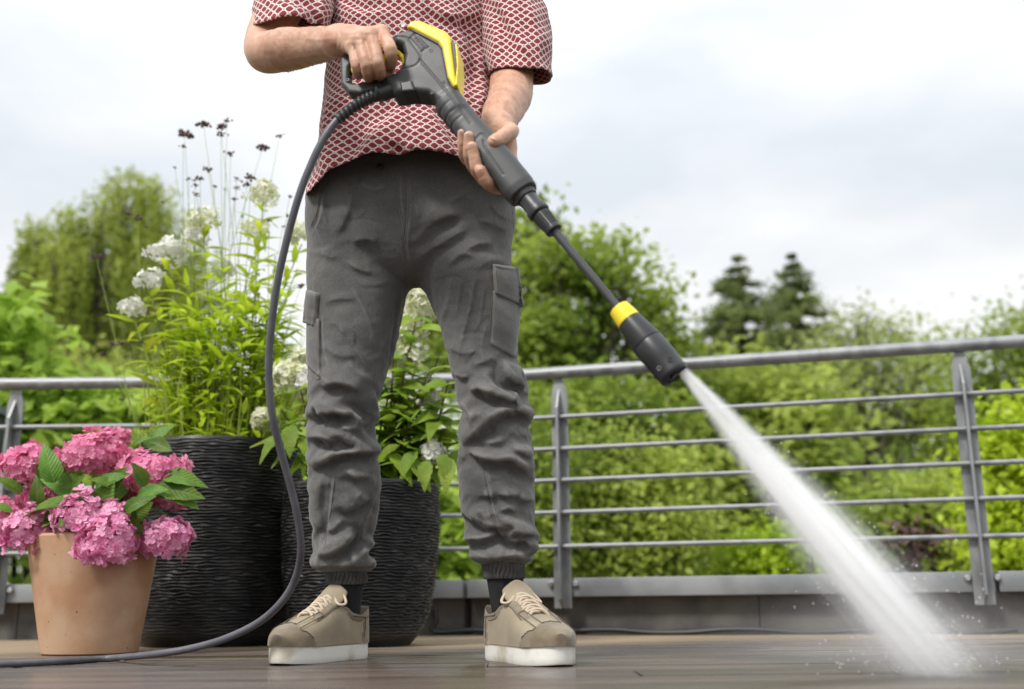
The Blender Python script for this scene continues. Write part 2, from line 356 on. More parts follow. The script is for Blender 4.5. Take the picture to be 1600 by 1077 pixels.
# pants: charcoal cotton twill, fold ridges painted paler, part rub and part highlight
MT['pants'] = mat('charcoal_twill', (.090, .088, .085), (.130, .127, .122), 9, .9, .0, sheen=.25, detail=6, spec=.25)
def _tw(t, n, l, b):
    tc_ = n.new('ShaderNodeTexCoord'); a = n.new('ShaderNodeTexNoise'); a.inputs['Scale'].default_value = 55; a.inputs['Detail'].default_value = 6; a.inputs['Roughness'].default_value = .65
    mp_ = n.new('ShaderNodeMapping'); mp_.inputs['Rotation'].default_value = (.2, .5, .3); mp_.inputs['Scale'].default_value = (1, 1, .55); l.new(tc_.outputs['Object'], mp_.inputs[0]); l.new(mp_.outputs[0], a.inputs['Vector'])
    w1 = n.new('ShaderNodeTexNoise'); w1.inputs['Scale'].default_value = 900; w1.inputs['Detail'].default_value = 2; l.new(tc_.outputs['Object'], w1.inputs['Vector'])
    sp_ = n.new('ShaderNodeTexNoise'); sp_.inputs['Scale'].default_value = 520; sp_.inputs['Detail'].default_value = 2; l.new(tc_.outputs['Object'], sp_.inputs['Vector'])
    src = b.inputs['Base Color'].links[0].from_socket; hv = n.new('ShaderNodeHueSaturation'); mv = n.new('ShaderNodeMapRange'); mv.inputs[1].default_value = .25; mv.inputs[2].default_value = .75; mv.inputs[3].default_value = .68; mv.inputs[4].default_value = 1.32; l.new(sp_.outputs[0], mv.inputs[0]); l.new(mv.outputs[0], hv.inputs['Value']); l.new(src, hv.inputs['Color'])
    ge = n.new('ShaderNodeNewGeometry'); pr = n.new('ShaderNodeMapRange'); pr.inputs[1].default_value = .51; pr.inputs[2].default_value = .56; pr.inputs[4].default_value = .5; l.new(ge.outputs['Pointiness'], pr.inputs[0])     # ridge highlights put into the colour, along with nap rubbed pale on creases
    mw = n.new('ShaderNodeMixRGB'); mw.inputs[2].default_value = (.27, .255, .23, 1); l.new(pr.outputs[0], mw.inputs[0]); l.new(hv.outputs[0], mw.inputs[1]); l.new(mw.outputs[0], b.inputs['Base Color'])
    b1 = n.new('ShaderNodeBump'); b1.inputs['Strength'].default_value = .4; b1.inputs['Distance'].default_value = .006; l.new(a.outputs[0], b1.inputs['Height'])
    b2 = n.new('ShaderNodeBump'); b2.inputs['Strength'].default_value = .35; b2.inputs['Distance'].default_value = .0012; l.new(w1.outputs[0], b2.inputs['Height']); l.new(b1.outputs[0], b2.inputs['Normal']); l.new(b2.outputs[0], b.inputs['Normal'])
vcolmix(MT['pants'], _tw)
MT['rib'] = mat('charcoal_rib', (.06, .057, .054), (.10, .096, .09), 60, .95, .4, 300)
# shirt: maroon cells in a cream net with rings at the crossings
def shirt_mat():
    M_ = bpy.data.materials.new('maroon_net_print'); M_.use_nodes = True; t = M_.node_tree; n = t.nodes; l = t.links; b = n['Principled BSDF']
    uv = n.new('ShaderNodeUVMap'); uv.uv_map = 'UVMap'
    wn = n.new('ShaderNodeTexNoise'); wn.inputs['Scale'].default_value = 22; l.new(uv.outputs[0], wn.inputs['Vector'])
    def m(op, a, b_=None, c=None):
        q = n.new('ShaderNodeMath'); q.operation = op
        for i, x_ in enumerate((a, b_, c)):
            if x_ is None: continue
            if isinstance(x_, (int, float)): q.inputs[i].default_value = x_
            else: l.new(x_, q.inputs[i])
        return q.outputs[0]
    sp = n.new('ShaderNodeSeparateXYZ'); l.new(uv.outputs[0], sp.inputs[0])
    X = m('MULTIPLY', sp.outputs[0], 1/.0205); Y = m('MULTIPLY', sp.outputs[1], 1/.0165)
    wo = m('MULTIPLY', m('SUBTRACT', wn.outputs[0], .5), .35)
    X = m('ADD', X, wo)
    A = m('ADD', X, Y); B = m('SUBTRACT', X, Y)
    fa = m('ABSOLUTE', m('SUBTRACT', m('FRACT', A), .5)); fb = m('ABSOLUTE', m('SUBTRACT', m('FRACT', B), .5))
    mxx = m('MAXIMUM', fa, fb)
    ca = m('SUBTRACT', .5, fa); cb = m('SUBTRACT', .5, fb)
    cd_ = m('SQRT', m('ADD', m('MULTIPLY', ca, ca), m('MULTIPLY', cb, cb)))
    line = m('GREATER_THAN', mxx, .405); node = m('LESS_THAN', cd_, .255); hole = m('LESS_THAN', cd_, .095)
    fac = m('SUBTRACT', m('MAXIMUM', line, node), m('MULTIPLY', hole, .75))
    n2 = n.new('ShaderNodeTexNoise'); n2.inputs['Scale'].default_value = 260; n2.inputs['Detail'].default_value = 2; l.new(uv.outputs[0], n2.inputs['Vector'])
    r1 = n.new('ShaderNodeValToRGB'); r1.color_ramp.elements[0].color = (.19, .022, .036, 1); r1.color_ramp.elements[1].color = (.285, .046, .066, 1); r1.color_ramp.elements[0].position = .35; r1.color_ramp.elements[1].position = .7; l.new(n2.outputs[0], r1.inputs[0])
    mix = n.new('ShaderNodeMixRGB'); mix.inputs[2].default_value = (.70, .60, .545, 1); l.new(fac, mix.inputs[0]); l.new(r1.outputs[0], mix.inputs[1]); l.new(mix.outputs[0], b.inputs['Base Color'])
    b.inputs['Roughness'].default_value = .9; b.inputs['Specular IOR Level'].default_value = .2; b.inputs['Sheen Weight'].default_value = .15
    bp = n.new('ShaderNodeBump'); bp.inputs['Strength'].default_value = .3; bp.inputs['Distance'].default_value = .001; l.new(n2.outputs[0], bp.inputs['Height']); l.new(bp.outputs[0], b.inputs['Normal'])
    return M_
MT['shirt'] = shirt_mat()
# decking: weathered timber, wet and rinsed near the viewer, dry along the wall
def deck_mat():
    M_ = mat('decking', (.095, .072, .057), (.20, .155, .124), 5, .5, .14, 40, stretch=(.25, 3.5, 1), detail=8, rnd=.16)
    t = M_.node_tree; n = t.nodes; l = t.links; b = n['Principled BSDF']; src = b.inputs['Base Color'].links[0].from_socket
    tc_ = n.new('ShaderNodeTexCoord'); sp = n.new('ShaderNodeSeparateXYZ'); g = n.new('ShaderNodeNewGeometry'); l.new(g.outputs['Position'], sp.inputs[0])
    nn = n.new('ShaderNodeTexNoise'); nn.inputs['Scale'].default_value = 1.6; nn.inputs['Detail'].default_value = 4; l.new(g.outputs['Position'], nn.inputs['Vector'])
    ma = n.new('ShaderNodeMath'); ma.operation = 'MULTIPLY_ADD'; ma.inputs[1].default_value = .9; l.new(nn.outputs[0], ma.inputs[0]); l.new(sp.outputs[1], ma.inputs[2])
    xa = n.new('ShaderNodeMath'); xa.operation = 'MULTIPLY_ADD'; xa.inputs[1].default_value = -.18; l.new(sp.outputs[0], xa.inputs[0]); l.new(ma.outputs[0], xa.inputs[2])
    mr = n.new('ShaderNodeMapRange'); mr.inputs[1].default_value = 3.15; mr.inputs[2].default_value = 3.6; l.new(xa.outputs[0], mr.inputs[0])
    mx_ = n.new('ShaderNodeMixRGB'); mx_.blend_type = 'MIX'; mx_.inputs[2].default_value = (.40, .30, .19, 1); l.new(mr.outputs[0], mx_.inputs[0]); l.new(src, mx_.inputs[1])
    mu = n.new('ShaderNodeMixRGB'); mu.blend_type = 'MULTIPLY'; mu.inputs[0].default_value = .75; l.new(mx_.outputs[0], mu.inputs[1])
    fn = n.new('ShaderNodeTexNoise'); fn.inputs['Scale'].default_value = 30; fn.inputs['Detail'].default_value = 6; mp_ = n.new('ShaderNodeMapping'); mp_.inputs['Scale'].default_value = (.06, 3, 1); l.new(g.outputs['Position'], mp_.inputs[0]); l.new(mp_.outputs[0], fn.inputs['Vector'])
    l.new(fn.outputs[0], mu.inputs[2]); hs = n.new('ShaderNodeBrightContrast'); l.new(mu.outputs[0], b.inputs['Base Color'])
    mr2 = n.new('ShaderNodeMapRange'); mr2.inputs[1].default_value = 2.9; mr2.inputs[2].default_value = 3.55; mr2.inputs[3].default_value = .10; mr2.inputs[4].default_value = .75; l.new(xa.outputs[0], mr2.inputs[0])
    m3 = n.new('ShaderNodeMath'); m3.operation = 'MULTIPLY_ADD'; m3.inputs[1].default_value = .3; l.new(fn.outputs[0], m3.inputs[0]); l.new(mr2.outputs[0], m3.inputs[2]); 
    pn = n.new('ShaderNodeTexNoise'); pn.inputs['Scale'].default_value = 2.4; pn.inputs['Detail'].default_value = 3; pm = n.new('ShaderNodeMapping'); pm.inputs['Scale'].default_value = (.7, 2.2, 1); l.new(g.outputs['Position'], pm.inputs[0]); l.new(pm.outputs[0], pn.inputs['Vector'])
    pr = n.new('ShaderNodeMapRange'); pr.inputs[1].default_value = .47; pr.inputs[2].default_value = .56; l.new(pn.outputs[0], pr.inputs[0])          # standing film of water in patches
    dry = n.new('ShaderNodeMath'); dry.operation = 'SUBTRACT'; dry.inputs[0].default_value = 1.0; l.new(mr.outputs[0], dry.inputs[1]); wet = n.new('ShaderNodeMath'); wet.operation = 'MULTIPLY'; l.new(pr.outputs[0], wet.inputs[0]); l.new(dry.outputs[0], wet.inputs[1])
    rm = n.new('ShaderNodeMixRGB'); l.new(wet.outputs[0], rm.inputs[0]); l.new(m3.outputs[0], rm.inputs[1]); rm.inputs[2].default_value = (.15, .15, .15, 1); l.new(rm.outputs[0], b.inputs['Roughness'])
    wc = n.new('ShaderNodeMixRGB'); wc.blend_type = 'MULTIPLY'; wf = n.new('ShaderNodeMath'); wf.operation = 'MULTIPLY'; wf.inputs[1].default_value = .4; l.new(wet.outputs[0], wf.inputs[0]); l.new(wf.outputs[0], wc.inputs[0]); l.new(mu.outputs[0], wc.inputs[1]); wc.inputs[2].default_value = (.45, .45, .45, 1); l.new(wc.outputs[0], b.inputs['Base Color'])
    return M_
MT['deck'] = deck_mat()
# plants
def veins(M_, k_, amt):                     # midrib and side veins along the leaf's own length
    t = M_.node_tree; n = t.nodes; l = t.links; b = n['Principled BSDF']; tc_ = n.new('ShaderNodeTexCoord'); sp = n.new('ShaderNodeSeparateXYZ'); l.new(tc_.outputs['Object'], sp.inputs[0])
    def m(op, a, b_=None):
        q = n.new('ShaderNodeMath'); q.operation = op
        for i, x_ in enumerate((a, b_)):
            if x_ is None: continue
            if isinstance(x_, (int, float)): q.inputs[i].default_value = x_
            else: l.new(x_, q.inputs[i])
        return q.outputs[0]
    ay = m('ABSOLUTE', sp.outputs[1]); ph_ = m('MULTIPLY', m('SUBTRACT', sp.outputs[0], m('MULTIPLY', ay, 1.1)), k_); side = m('POWER', m('ABSOLUTE', m('SINE', ph_)), 9.0)
    side = m('SUBTRACT', 1.0, m('POWER', m('ABSOLUTE', m('SINE', ph_)), .22)); rib = m('LESS_THAN', ay, .0011); v = m('MAXIMUM', m('MULTIPLY', side, .75), rib)
    src = b.inputs['Base Color'].links[0].from_socket; mx_ = n.new('ShaderNodeMixRGB'); mx_.inputs[2].default_value = (.30, .42, .08, 1); l.new(m('MULTIPLY', v, amt), mx_.inputs[0]); l.new(src, mx_.inputs[1]); l.new(mx_.outputs[0], b.inputs['Base Color'])
    bp = n.new('ShaderNodeBump'); bp.inputs['Strength'].default_value = .7; bp.inputs['Distance'].default_value = .004; bp.invert = True; l.new(v, bp.inputs['Height']); l.new(bp.outputs[0], b.inputs['Normal'])
G = lambda nm, a, b, tr=.35, rnd=.25, rough=.45: mat(nm, a, b, 18, rough, 0, trans=tr, rnd=rnd, spec=.35)
MT['leaf_phlox'] = G('phlox_leaf', (.36, .46, .025), (.54, .62, .055), .55)
MT['leaf_hyd'] = G('hydrangea_leaf', (.06, .15, .014), (.14, .27, .025), .3)
MT['leaf_pan'] = G('panicle_leaf', (.20, .33, .028), (.36, .50, .06), .48)
veins(MT['leaf_hyd'], 260, .55); veins(MT['leaf_pan'], 300, .4)
MT['stem'] = mat('green_stem', (.20, .27, .04), (.26, .34, .06), 20, .6)
MT['stem_brown'] = mat('brown_stem', (.10, .05, .03), (.16, .09, .05), 40, .7)
MT['straw'] = mat('straw_blade', (.30, .36, .06), (.36, .46, .06), 9, .7, trans=.3)
MT['pink'] = mat('pink_petal', (.74, .17, .36), (.92, .46, .62), 24, .6, trans=.3, lo=.3, hi=.7)
MT['pink2'] = mat('lilac_pink_petal', (.74, .21, .43), (.92, .53, .69), 24, .6, trans=.3, lo=.3, hi=.7)
MT['white_pet'] = mat('white_petal', (.80, .80, .74), (.90, .90, .86), 30, .6, trans=.3)
MT['cream_pet'] = mat('cream_petal', (.72, .74, .46), (.86, .86, .72), 16, .6, trans=.3)
MT['verb'] = mat('dark_seed_head', (.085, .05, .045), (.16, .095, .085), 60, .9)
MT['bark'] = mat('bark', (.07, .055, .042), (.14, .11, .085), 12, .9, .6, 30)
def T(nm, a, b, tr=.35): return mat(nm, a, b, .9, .5, 0, trans=tr, spec=.3, lo=.38, hi=.62)
MT['t_willow'] = T('willow_leaf', (.26, .33, .05), (.46, .52, .11), .5)
MT['t_broad'] = T('broad_leaf', (.17, .25, .035), (.38, .47, .08), .55)
MT['t_con'] = T('needle', (.135, .18, .055), (.28, .34, .11), .42)
MT['t_pale'] = T('pale_leaf', (.27, .34, .09), (.44, .50, .18), .5)
MT['t_hedge'] = T('hedge_leaf', (.25, .335, .055), (.50, .58, .12), .55)
MT['t_lime'] = T('lime_leaf', (.34, .48, .02), (.52, .64, .05), .48)
MT['t_fig'] = T('large_leaf', (.32, .48, .06), (.55, .68, .15), .5)
MT['ground'] = mat('lawn_ground', (.035, .06, .015), (.07, .09, .03), .8, .95, .4, 6)
# ================================================================ SETTING
GZ = -3.6
gnd = obj('ground', [(-300, -40, GZ), (300, -40, GZ), (300, 600, GZ), (-300, 600, GZ)], [(0, 1, 2, 3)], MT['ground'], smooth=False); tag(gnd, kind='structure')
BX = -0.175                                   # where the parapet bends
def yl(x): return 3.87 if x < BX else 3.82-.285*x + (0.0)
LD = Vector((1, 0, 0)); RD = Vector((1, -.285, 0)).normalized(); LN = Vector((0, -1, 0)); RN = Vector((-.285, -1, 0)).normalized()
# terrace: slab below, planks on top
sl = MB(); sl.add(*box_g((0, 1.2, -.36), (9, 6.0, .5))); tag(sl.build('terrace_slab', MT['stucco']), kind='structure')
deck = bpy.data.objects.new('deck', None); COL.objects.link(deck); deck.location = (0, 2, 0); tag(deck, kind='structure')
def plank(x0, x1, y0, wd, z=0):
    th = .028; g = 9; prof = []; b = .004
    prof += [(y0, -th), (y0, -b), (y0+b, 0)]
    for i in range(g):
        c = y0+wd*(i+1)/(g+1); prof += [(c-.0035, 0), (c-.0012, -.0011), (c+.0012, -.0011), (c+.0035, 0)]
    prof += [(y0+wd-b, 0), (y0+wd, -b), (y0+wd, -th)]
    V = []; F = []; n = len(prof)
    for x_ in (x0, x1):
        for (yy, zz) in prof: V.append((x_, yy, zz+z))
    for i in range(n-1): F.append((i, n+i, n+i+1, i+1))
    F.append(tuple(range(n-1, -1, -1))); F.append(tuple(range(n, 2*n)))
    return V, F
rr = random.Random(3); y = -.6; i = 0
while y < 4.35:
    cuts = [-4.2] + sorted([rr.uniform(-3.2, -1.6) if i % 2 else rr.uniform(-.6, .3), rr.uniform(1.0, 1.7) if i % 2 else rr.uniform(2.3, 3.0)]) + [4.2]
    for a, b in zip(cuts[:-1], cuts[1:]):
        o = obj('plank', *plank(a+.0015, b-.0015, y, .139, rr.uniform(-.0012, .0012)), MT['deck'], deck, smooth=False)
    y += .1455; i += 1
# parapet wall of roughcast panels under a folded metal cap
wall = thing('parapet_wall', (0, 3.95, 0), 'low dark roughcast parapet wall under a grey metal cap', 'wall')
W0 = .075                                     # wall face behind the post line
zc1 = at(870, 933, 3.83).z; zc2 = at(870, 904, 3.83).z
def off(x, d):                                # point on the post line pushed back by d
    if x <= BX: return Vector((x, 3.87+d, 0))
    p = Vector((x, yl(x), 0)); return p - RN*d
def span(name, x0, x1, d0, d1, z0, z1, mat_, gap=.002, bev=0.0):
    D = LD if x1 <= BX+1e-6 else RD; Nn = LN if x1 <= BX+1e-6 else RN
    a, b = off(x0, 0) if x0 != BX else (Vector((BX, 3.87, 0))), off(x1, 0) if x1 != BX else Vector((BX, 3.87, 0))
    c = (a+b)/2 - Nn*((d0+d1)/2); c.z = (z0+z1)/2
    m_ = MB(); m_.add(*box_g(c, ((b-a).length-gap, d1-d0, z1-z0), D, -Nn, (0, 0, 1), bev)); return m_.build(name, mat_, wall)
for a, b in ((-4.2, -3.0), (-3.0, -1.75), (-1.75, -.9), (-.9, BX), (BX, .78), (.78, 1.95), (1.95, 3.2), (3.2, 4.2)):
    span('wall_panel', a, b, W0, W0+.14, -.04, zc1+.01, MT['stucco'], .004)
for a, b in ((-4.2, -1.78), (-1.78, BX), (BX, .165), (.165, 1.475), (1.475, 2.8), (2.8, 4.2)):
    o = span('cap', a, b, .018, .26, zc1, zc2, MT['cap'], .010, .004)
m_ = MB(); m_.add(*box_g((BX-.01, 3.87+.165, (zc1+zc2)/2-.0015), (.16, .22, zc2-zc1-.003), bev=.003)); m_.build('cap', MT['cap'], wall)
m_ = MB(); m_.add(*box_g((BX-.01, 3.87+.170, zc1/2), (.10, .12, zc1+.06))); m_.build('wall_panel', MT['stucco'], wall)
# railing
rail = thing('railing', (0, 3.87, 0), 'galvanised steel railing with round handrail and thin bars on the parapet', 'railing')
ZT = .90; rt = .0215
def rod(name, z, r, d=0.0):
    m_ = MB(); p = [off(-4.2, d), Vector((BX-.02, 3.87+d, 0)), Vector((BX+.03, yl(BX+.03)+d, 0)), off(4.2, d)]
    p = [off(-4.2, d)] + [Vector((-4.2+(BX+4.2)*t, 3.87+d, 0)) for t in (.3, .6, .9)] + [Vector((BX, 3.868+d, 0))] + [off(BX+(4.2-BX)*t, d) for t in (.1, .4, .7, 1)]
    for q in p: q.z = z
    m_.add(*tube_g(p, r, 14)); return m_.build(name, MT['galv'], rail)
rod('handrail', ZT, rt)
BARS = [at(870, v, 3.777).z for v in (653, 702.5, 751.5, 801.5, 854.5)]
for z in BARS: rod('bar', z, .0083, -.012)
zb = at(872, 951, 3.74).z
for px_ in (-3.12, -1.80, .162, 1.435, 2.75):
    Nn = LN if px_ < BX else RN; D = LD if px_ < BX else RD; c = off(px_, 0)
    hw = .030
    # flat plate, tapered at the top, plus a web towards the terrace
    pl = [(-hw, zb), (hw, zb), (hw, ZT-.075), (.013, ZT-rt+.004), (-.013, ZT-rt+.004), (-hw*.9, ZT-.075)]
    V = []; F = []
    for d in (.004, .012):
        for a, z in pl: V.append(c + D*a - Nn*d + Vector((0, 0, z)))
    n = len(pl); F.append(tuple(range(n))); F.append(tuple(range(2*n-1, n-1, -1)))
    for i in range(n): F.append((i, n+i, n+(i+1) % n, (i+1) % n))
    post = obj('post', V, F, MT['galv'], rail, smooth=False)
    m_ = MB(); web = [(.0035, zb), (-.040, zb+.03), (-.036, ZT-.13), (.0035, ZT-.06)]
    V = []; F = [(3, 2, 1, 0), (4, 5, 6, 7)]
    for s in (-.004, .004):
        for d, z in web: V.append(c + D*s - Nn*d + Vector((0, 0, z)))
    for i in range(4): F.append((i, (i+1) % 4, 4+(i+1) % 4, 4+i))
    obj('web', V, F, MT['galv'], post, smooth=False)
    for s in (-1, 1):                         # clamp bolts and sealed cap joint
        m_ = MB(); m_.add(*lathe_g([(0, .011), (.009, .011), (.012, .008)], c + D*(s*.042) + Nn*(-.0165) + Vector((0, 0, (zc1+zc2)/2+.012)), Nn, 6)); m_.build('bolt', MT['screw'], post, smooth=False)
# cable along the foot of the wall
cp = [off(-.28+i*.12, W0-.022) + Vector((0, 0, .012+.006*math.sin(i*1.7))) for i in range(16)]
cp = [off(-.28, W0-.02)+Vector((0, 0, .09)), off(-.275, W0-.02)+Vector((0, 0, .05))] + cp
m_ = MB(); m_.add(*tube_g(spline(cp, 3), .0085, 8)); tag(m_.build('cable', MT['cable']), 'thin black cable lying along the foot of the parapet wall', 'cable')
# dark clad box beyond the railing at the far left
bx_ = thing('roof_housing', (-2.25, 4.6, GZ), 'dark grey clad housing with sloping lid behind the left railing post', 'housing')
p1 = at(27, 610, 4.5); p1.x = at(28, 620, 5.2).x; m_ = MB(); m_.add(*box_g((p1.x-.45, 4.85, (p1.z+GZ)/2-.02), (.9, .7, p1.z-GZ), bev=.006)); m_.build('cladding', MT['darkbox'], bx_)
zt_ = p1.z; V = [(p1.x+.02, 4.44, zt_-.01), (p1.x-.98, 4.44, zt_+.14), (p1.x-.98, 5.24, zt_+.14), (p1.x+.02, 5.24, zt_-.01)]; V += [(a, b, c+.035) for a, b, c in V]
obj('lid', V, [(3, 2, 1, 0), (4, 5, 6, 7), (0, 1, 5, 4), (1, 2, 6, 5), (2, 3, 7, 6), (3, 0, 4, 7)], MT['darklid'], bx_, smooth=False)
# ================================================================ TREES
def leaf_cloud(C, Nrm, size, aspect=.55, jit=.35, r=None):
    """one small folded leaf for each centre"""
    r = r or rng; n = len(C)
    A = r.normal(size=(n, 3)); A -= (A*Nrm).sum(1, keepdims=True)*Nrm; A /= np.linalg.norm(A, axis=1, keepdims=True)+1e-9; B = np.cross(Nrm, A)
    s = size*(1+jit*r.uniform(-1, 1, n))[:, None]
    V = np.stack([C-A*s*.5, C+B*s*aspect*.5+Nrm*s*.09, C+A*s*.5, C-B*s*aspect*.5+Nrm*s*.09], 1).reshape(-1, 3)
    F = np.arange(4*n).reshape(-1, 4); return V, F
def blobs_w(blobs, Y, sq=1.0):
    o = []
    for b in blobs:
        u, v, r = b[:3]; dy = b[3] if len(b) > 3 else 0
        p = at(u, v, Y+dy); o.append((np.array(p), r*mpp(p)))
    return o
def crown(name, B, n, size, mat_, parent, clump=14, csig=2.2, up=.55, aspect=.55, ysq=.9, shell=.5, seed=0):
    r = np.random.default_rng(seed+100); wts = np.array([b[1]**2 for b in B]); wts /= wts.sum()
    k_ = max(1, n//clump); bi = r.choice(len(B), k_, p=wts)
    d = r.normal(size=(k_, 3)); d /= np.linalg.norm(d, axis=1, keepdims=True)
    rad = r.uniform(0, 1, k_)**shell*.98; lob = 1+.22*np.sin(d[:, 0]*7+bi)+.18*np.sin(d[:, 2]*9+bi*2.3)
    cc = np.array([B[i][0] for i in bi])+d*(rad*lob*np.array([B[i][1] for i in bi]))[:, None]*np.array([1, ysq, 1])
    C = np.repeat(cc, clump, 0); dd = np.repeat(d, clump, 0)
    C = C+r.normal(size=C.shape)*size*csig*np.array([1, 1, .6])
    Nn = dd*.5+r.normal(size=C.shape)*.55+np.array([0, 0, up]); Nn /= np.linalg.norm(Nn, axis=1, keepdims=True)
    V, F = leaf_cloud(C, Nn, size, aspect, r=r)
    return obj(name, V, F, mat_, parent, smooth=False)
def limbs(base, B, r0, parent, seed=0, top=None, nb=None):
    q = random.Random(seed); m_ = MB(); base = Vector(base)
    zt = top if top else max(b[0][2] for b in B); cx = sum(b[0][0] for b in B)/len(B); cyy = sum(b[0][1] for b in B)/len(B)
    tp = Vector((cx, cyy, zt)); ax = spline([base, base.lerp(tp, .3)+Vector((q.uniform(-.1, .1), 0, 0)), base.lerp(tp, .65)+Vector((q.uniform(-.2, .2), 0, 0)), tp], 6)
    m_.add(*tube_g(ax, [r0*(1-.93*i/(len(ax)-1)) for i in range(len(ax))], 9))
    for c, r in (B if nb is None else B[:nb]):
        c = Vector(c); i = min(len(ax)-3, max(3, int(len(ax)*max(.15, (c.z-base.z)/(zt-base.z+1e-6)-.22)))); s = ax[i]
        mid = s.lerp(c, .5)+Vector((q.uniform(-.1, .1), q.uniform(-.1, .1), -.08*r)); pth = spline([s, mid, c], 4)
        m_.add(*tube_g(pth, [r0*.42*(1-.85*j/(len(pth)-1)) for j in range(len(pth))], 6))
        for _ in range(4):
            e_ = c+Vector((q.uniform(-1, 1), q.uniform(-1, 1), q.uniform(-.3, 1)))*r*.8
            m_.add(*tube_g([mid.lerp(c, .7), c.lerp(e_, .5)+Vector((0, 0, .04*r)), e_], [r0*.13, r0*.08, r0*.03], 5))
    return m_.build('trunk', MT['bark'], parent)
def tree(name, label, cat, Y, base_u, blobs, n, size, mat_, r0=.12, seed=0, group=None, **kw):
    B = blobs_w(blobs, Y); b0 = at(base_u, 900, Y); base = Vector((b0.x, Y, GZ))
    t = thing(name, base, label, cat, group); limbs(base, B, r0, t, seed); crown('crown', B, n, size, mat_, t, seed=seed, **kw); return t
# weeping tree on the left
def weeping():
    Y = 14.; base = at(190, 900, Y); t = thing('weeping_tree', (base.x, Y, GZ), 'tall weeping tree with hanging olive foliage at the far left', 'tree')
    B = blobs_w([(200, 310, 45), (150, 360, 55, .4), (110, 370, 40), (75, 410, 45), (245, 370, 60), (95, 420, 55, -.4), (190, 430, 75, .5), (70, 480, 40), (130, 500, 70), (240, 470, 70), (55, 380, 30), (45, 430, 30), (235, 320, 40), (290, 420, 60, 1), (180, 560, 90, .5)], Y)
    limbs((base.x, Y, GZ), B, .2, t, 4); r = np.random.default_rng(5); C = []; Nn = []
    for _ in range(900):
        c, rad = B[r.integers(len(B))]; d = r.normal(size=3); d /= np.linalg.norm(d); d[2] = abs(d[2])*.9
        p = c+d*rad*r.uniform(.4, 1.0); ln = r.uniform(.7, 2.3); k_ = int(ln/.045); s = np.linspace(0, ln, k_); sw = r.normal(size=2)*.12
        P = np.stack([p[0]+sw[0]*s, p[1]+sw[1]*s, p[2]-s+.15*np.exp(-s*4)], -1)+r.normal(size=(k_, 3))*.028; C.append(P)
    C = np.concatenate(C); Nn = r.normal(size=C.shape)+np.array([0, 0, .3]); Nn /= np.linalg.norm(Nn, axis=1, keepdims=True)
    obj('crown', *leaf_cloud(C, Nn, .10, .4, r=r), MT['t_willow'], t, smooth=False)
weeping()
tree('leafy_tree', 'tall dark green broadleaf tree with gaps behind the spray lance', 'tree', 9.0, 760,
     [(835, 315, 26), (815, 370, 40, .3), (880, 395, 45, -.3), (930, 440, 48), (850, 440, 50, .5), (800, 430, 45), (985, 440, 26, -.2), (1000, 500, 46), (925, 520, 55, .4), (850, 520, 55, -.4), (1035, 470, 20), (1045, 530, 32), (955, 395, 24), (780, 500, 60, .3),
      (700, 420, 70, .8), (640, 480, 70, .8), (880, 580, 55), (970, 580, 55, .4), (800, 590, 60), (1040, 590, 40, .5), (730, 560, 70, .6)], 13500, .085, MT['t_broad'], .16, 1, clump=46, csig=1.75, aspect=.6, shell=.42)
def conifer(u, vt, wpx, Y, seed, label):
    r = np.random.default_rng(seed); tip = at(u, vt, Y); mp_ = mpp(tip); base = Vector((tip.x, Y, GZ)); t = thing('conifer', base, label, 'tree', None)
    m_ = MB(); m_.add(*tube_g([base, base.lerp(tip, .5), tip], [.2, .12, .01], 8)); C = []; H = 3.6
    z = .03
    while z < H:
        rad = (.02+.72*min(1, z/1.8)**.95)*wpx*mp_
        for _ in range(6 if z < 1 else 7):
            a = r.uniform(0, 2*math.pi); L_ = rad*r.uniform(.65, 1.1); k_ = max(5, int(L_/.035)); s = np.linspace(.1, 1, k_)
            e0 = np.array(tip)+np.array([0, 0, -z]); P = np.stack([e0[0]+np.cos(a)*L_*s, e0[1]+np.sin(a)*L_*s, e0[2]+L_*(.10*s-.28*s*s+.12*s**3)], -1)
            for q in range(8): C.append(P+r.normal(size=P.shape)*np.array([.05, .05, .03])*(.4+s[:, None])*min(1, .35+z))
            if _ % 3 == 0: m_.add(*tube_g([tuple(P[0]), tuple(P[k_//2]), tuple(P[-1])], [.02, .012, .004], 4))
        z += r.uniform(.10, .17)
    C = np.concatenate(C); Nn = r.normal(size=C.shape)+np.array([0, 0, .6]); Nn /= np.linalg.norm(Nn, axis=1, keepdims=True)
    m_.build('trunk', MT['bark'], t); obj('crown', *leaf_cloud(C, Nn, .11, .3, r=r), MT['t_con'], t, smooth=False)
conifer(1152, 402, 165, 16, 21, 'dark conifer with the broader top, right of the spray lance')
conifer(1236, 398, 140, 17, 22, 'dark conifer with the slimmer top, farther right of the spray lance')
tree('pale_tree', 'airy pale green tree above the railing left of the right-hand post', 'tree', 12.5, 1360,
     [(1345, 510, 38), (1400, 530, 45, .5), (1310, 560, 50), (1450, 560, 50), (1370, 590, 60, .4), (1290, 620, 55), (1450, 640, 70), (1370, 680, 80, .5), (1265, 560, 26)], 7500, .085, MT['t_pale'], .13, 31, clump=24, csig=2.2)
tree('feathery_tree', 'feathery green tree above the railing at the far right edge', 'tree', 11.5, 1590,
     [(1560, 520, 36), (1500, 560, 40), (1600, 560, 55), (1545, 610, 60), (1640, 520, 60), (1500, 650, 55), (1610, 680, 80), (1530, 740, 80)], 7500, .085, MT['t_broad'], .12, 32, clump=24, csig=2.2)
tree('garden_tree', 'mid green garden tree behind the spray jet', 'tree', 9.5, 1210,
     [(1110, 610, 60), (1190, 620, 65, .4), (1270, 650, 55), (1150, 700, 85, .3), (1250, 740, 85), (1080, 760, 85), (1180, 830, 90, .4), (1300, 840, 80)], 9500, .115, MT['t_hedge'], .12, 33, clump=18, csig=2.0)
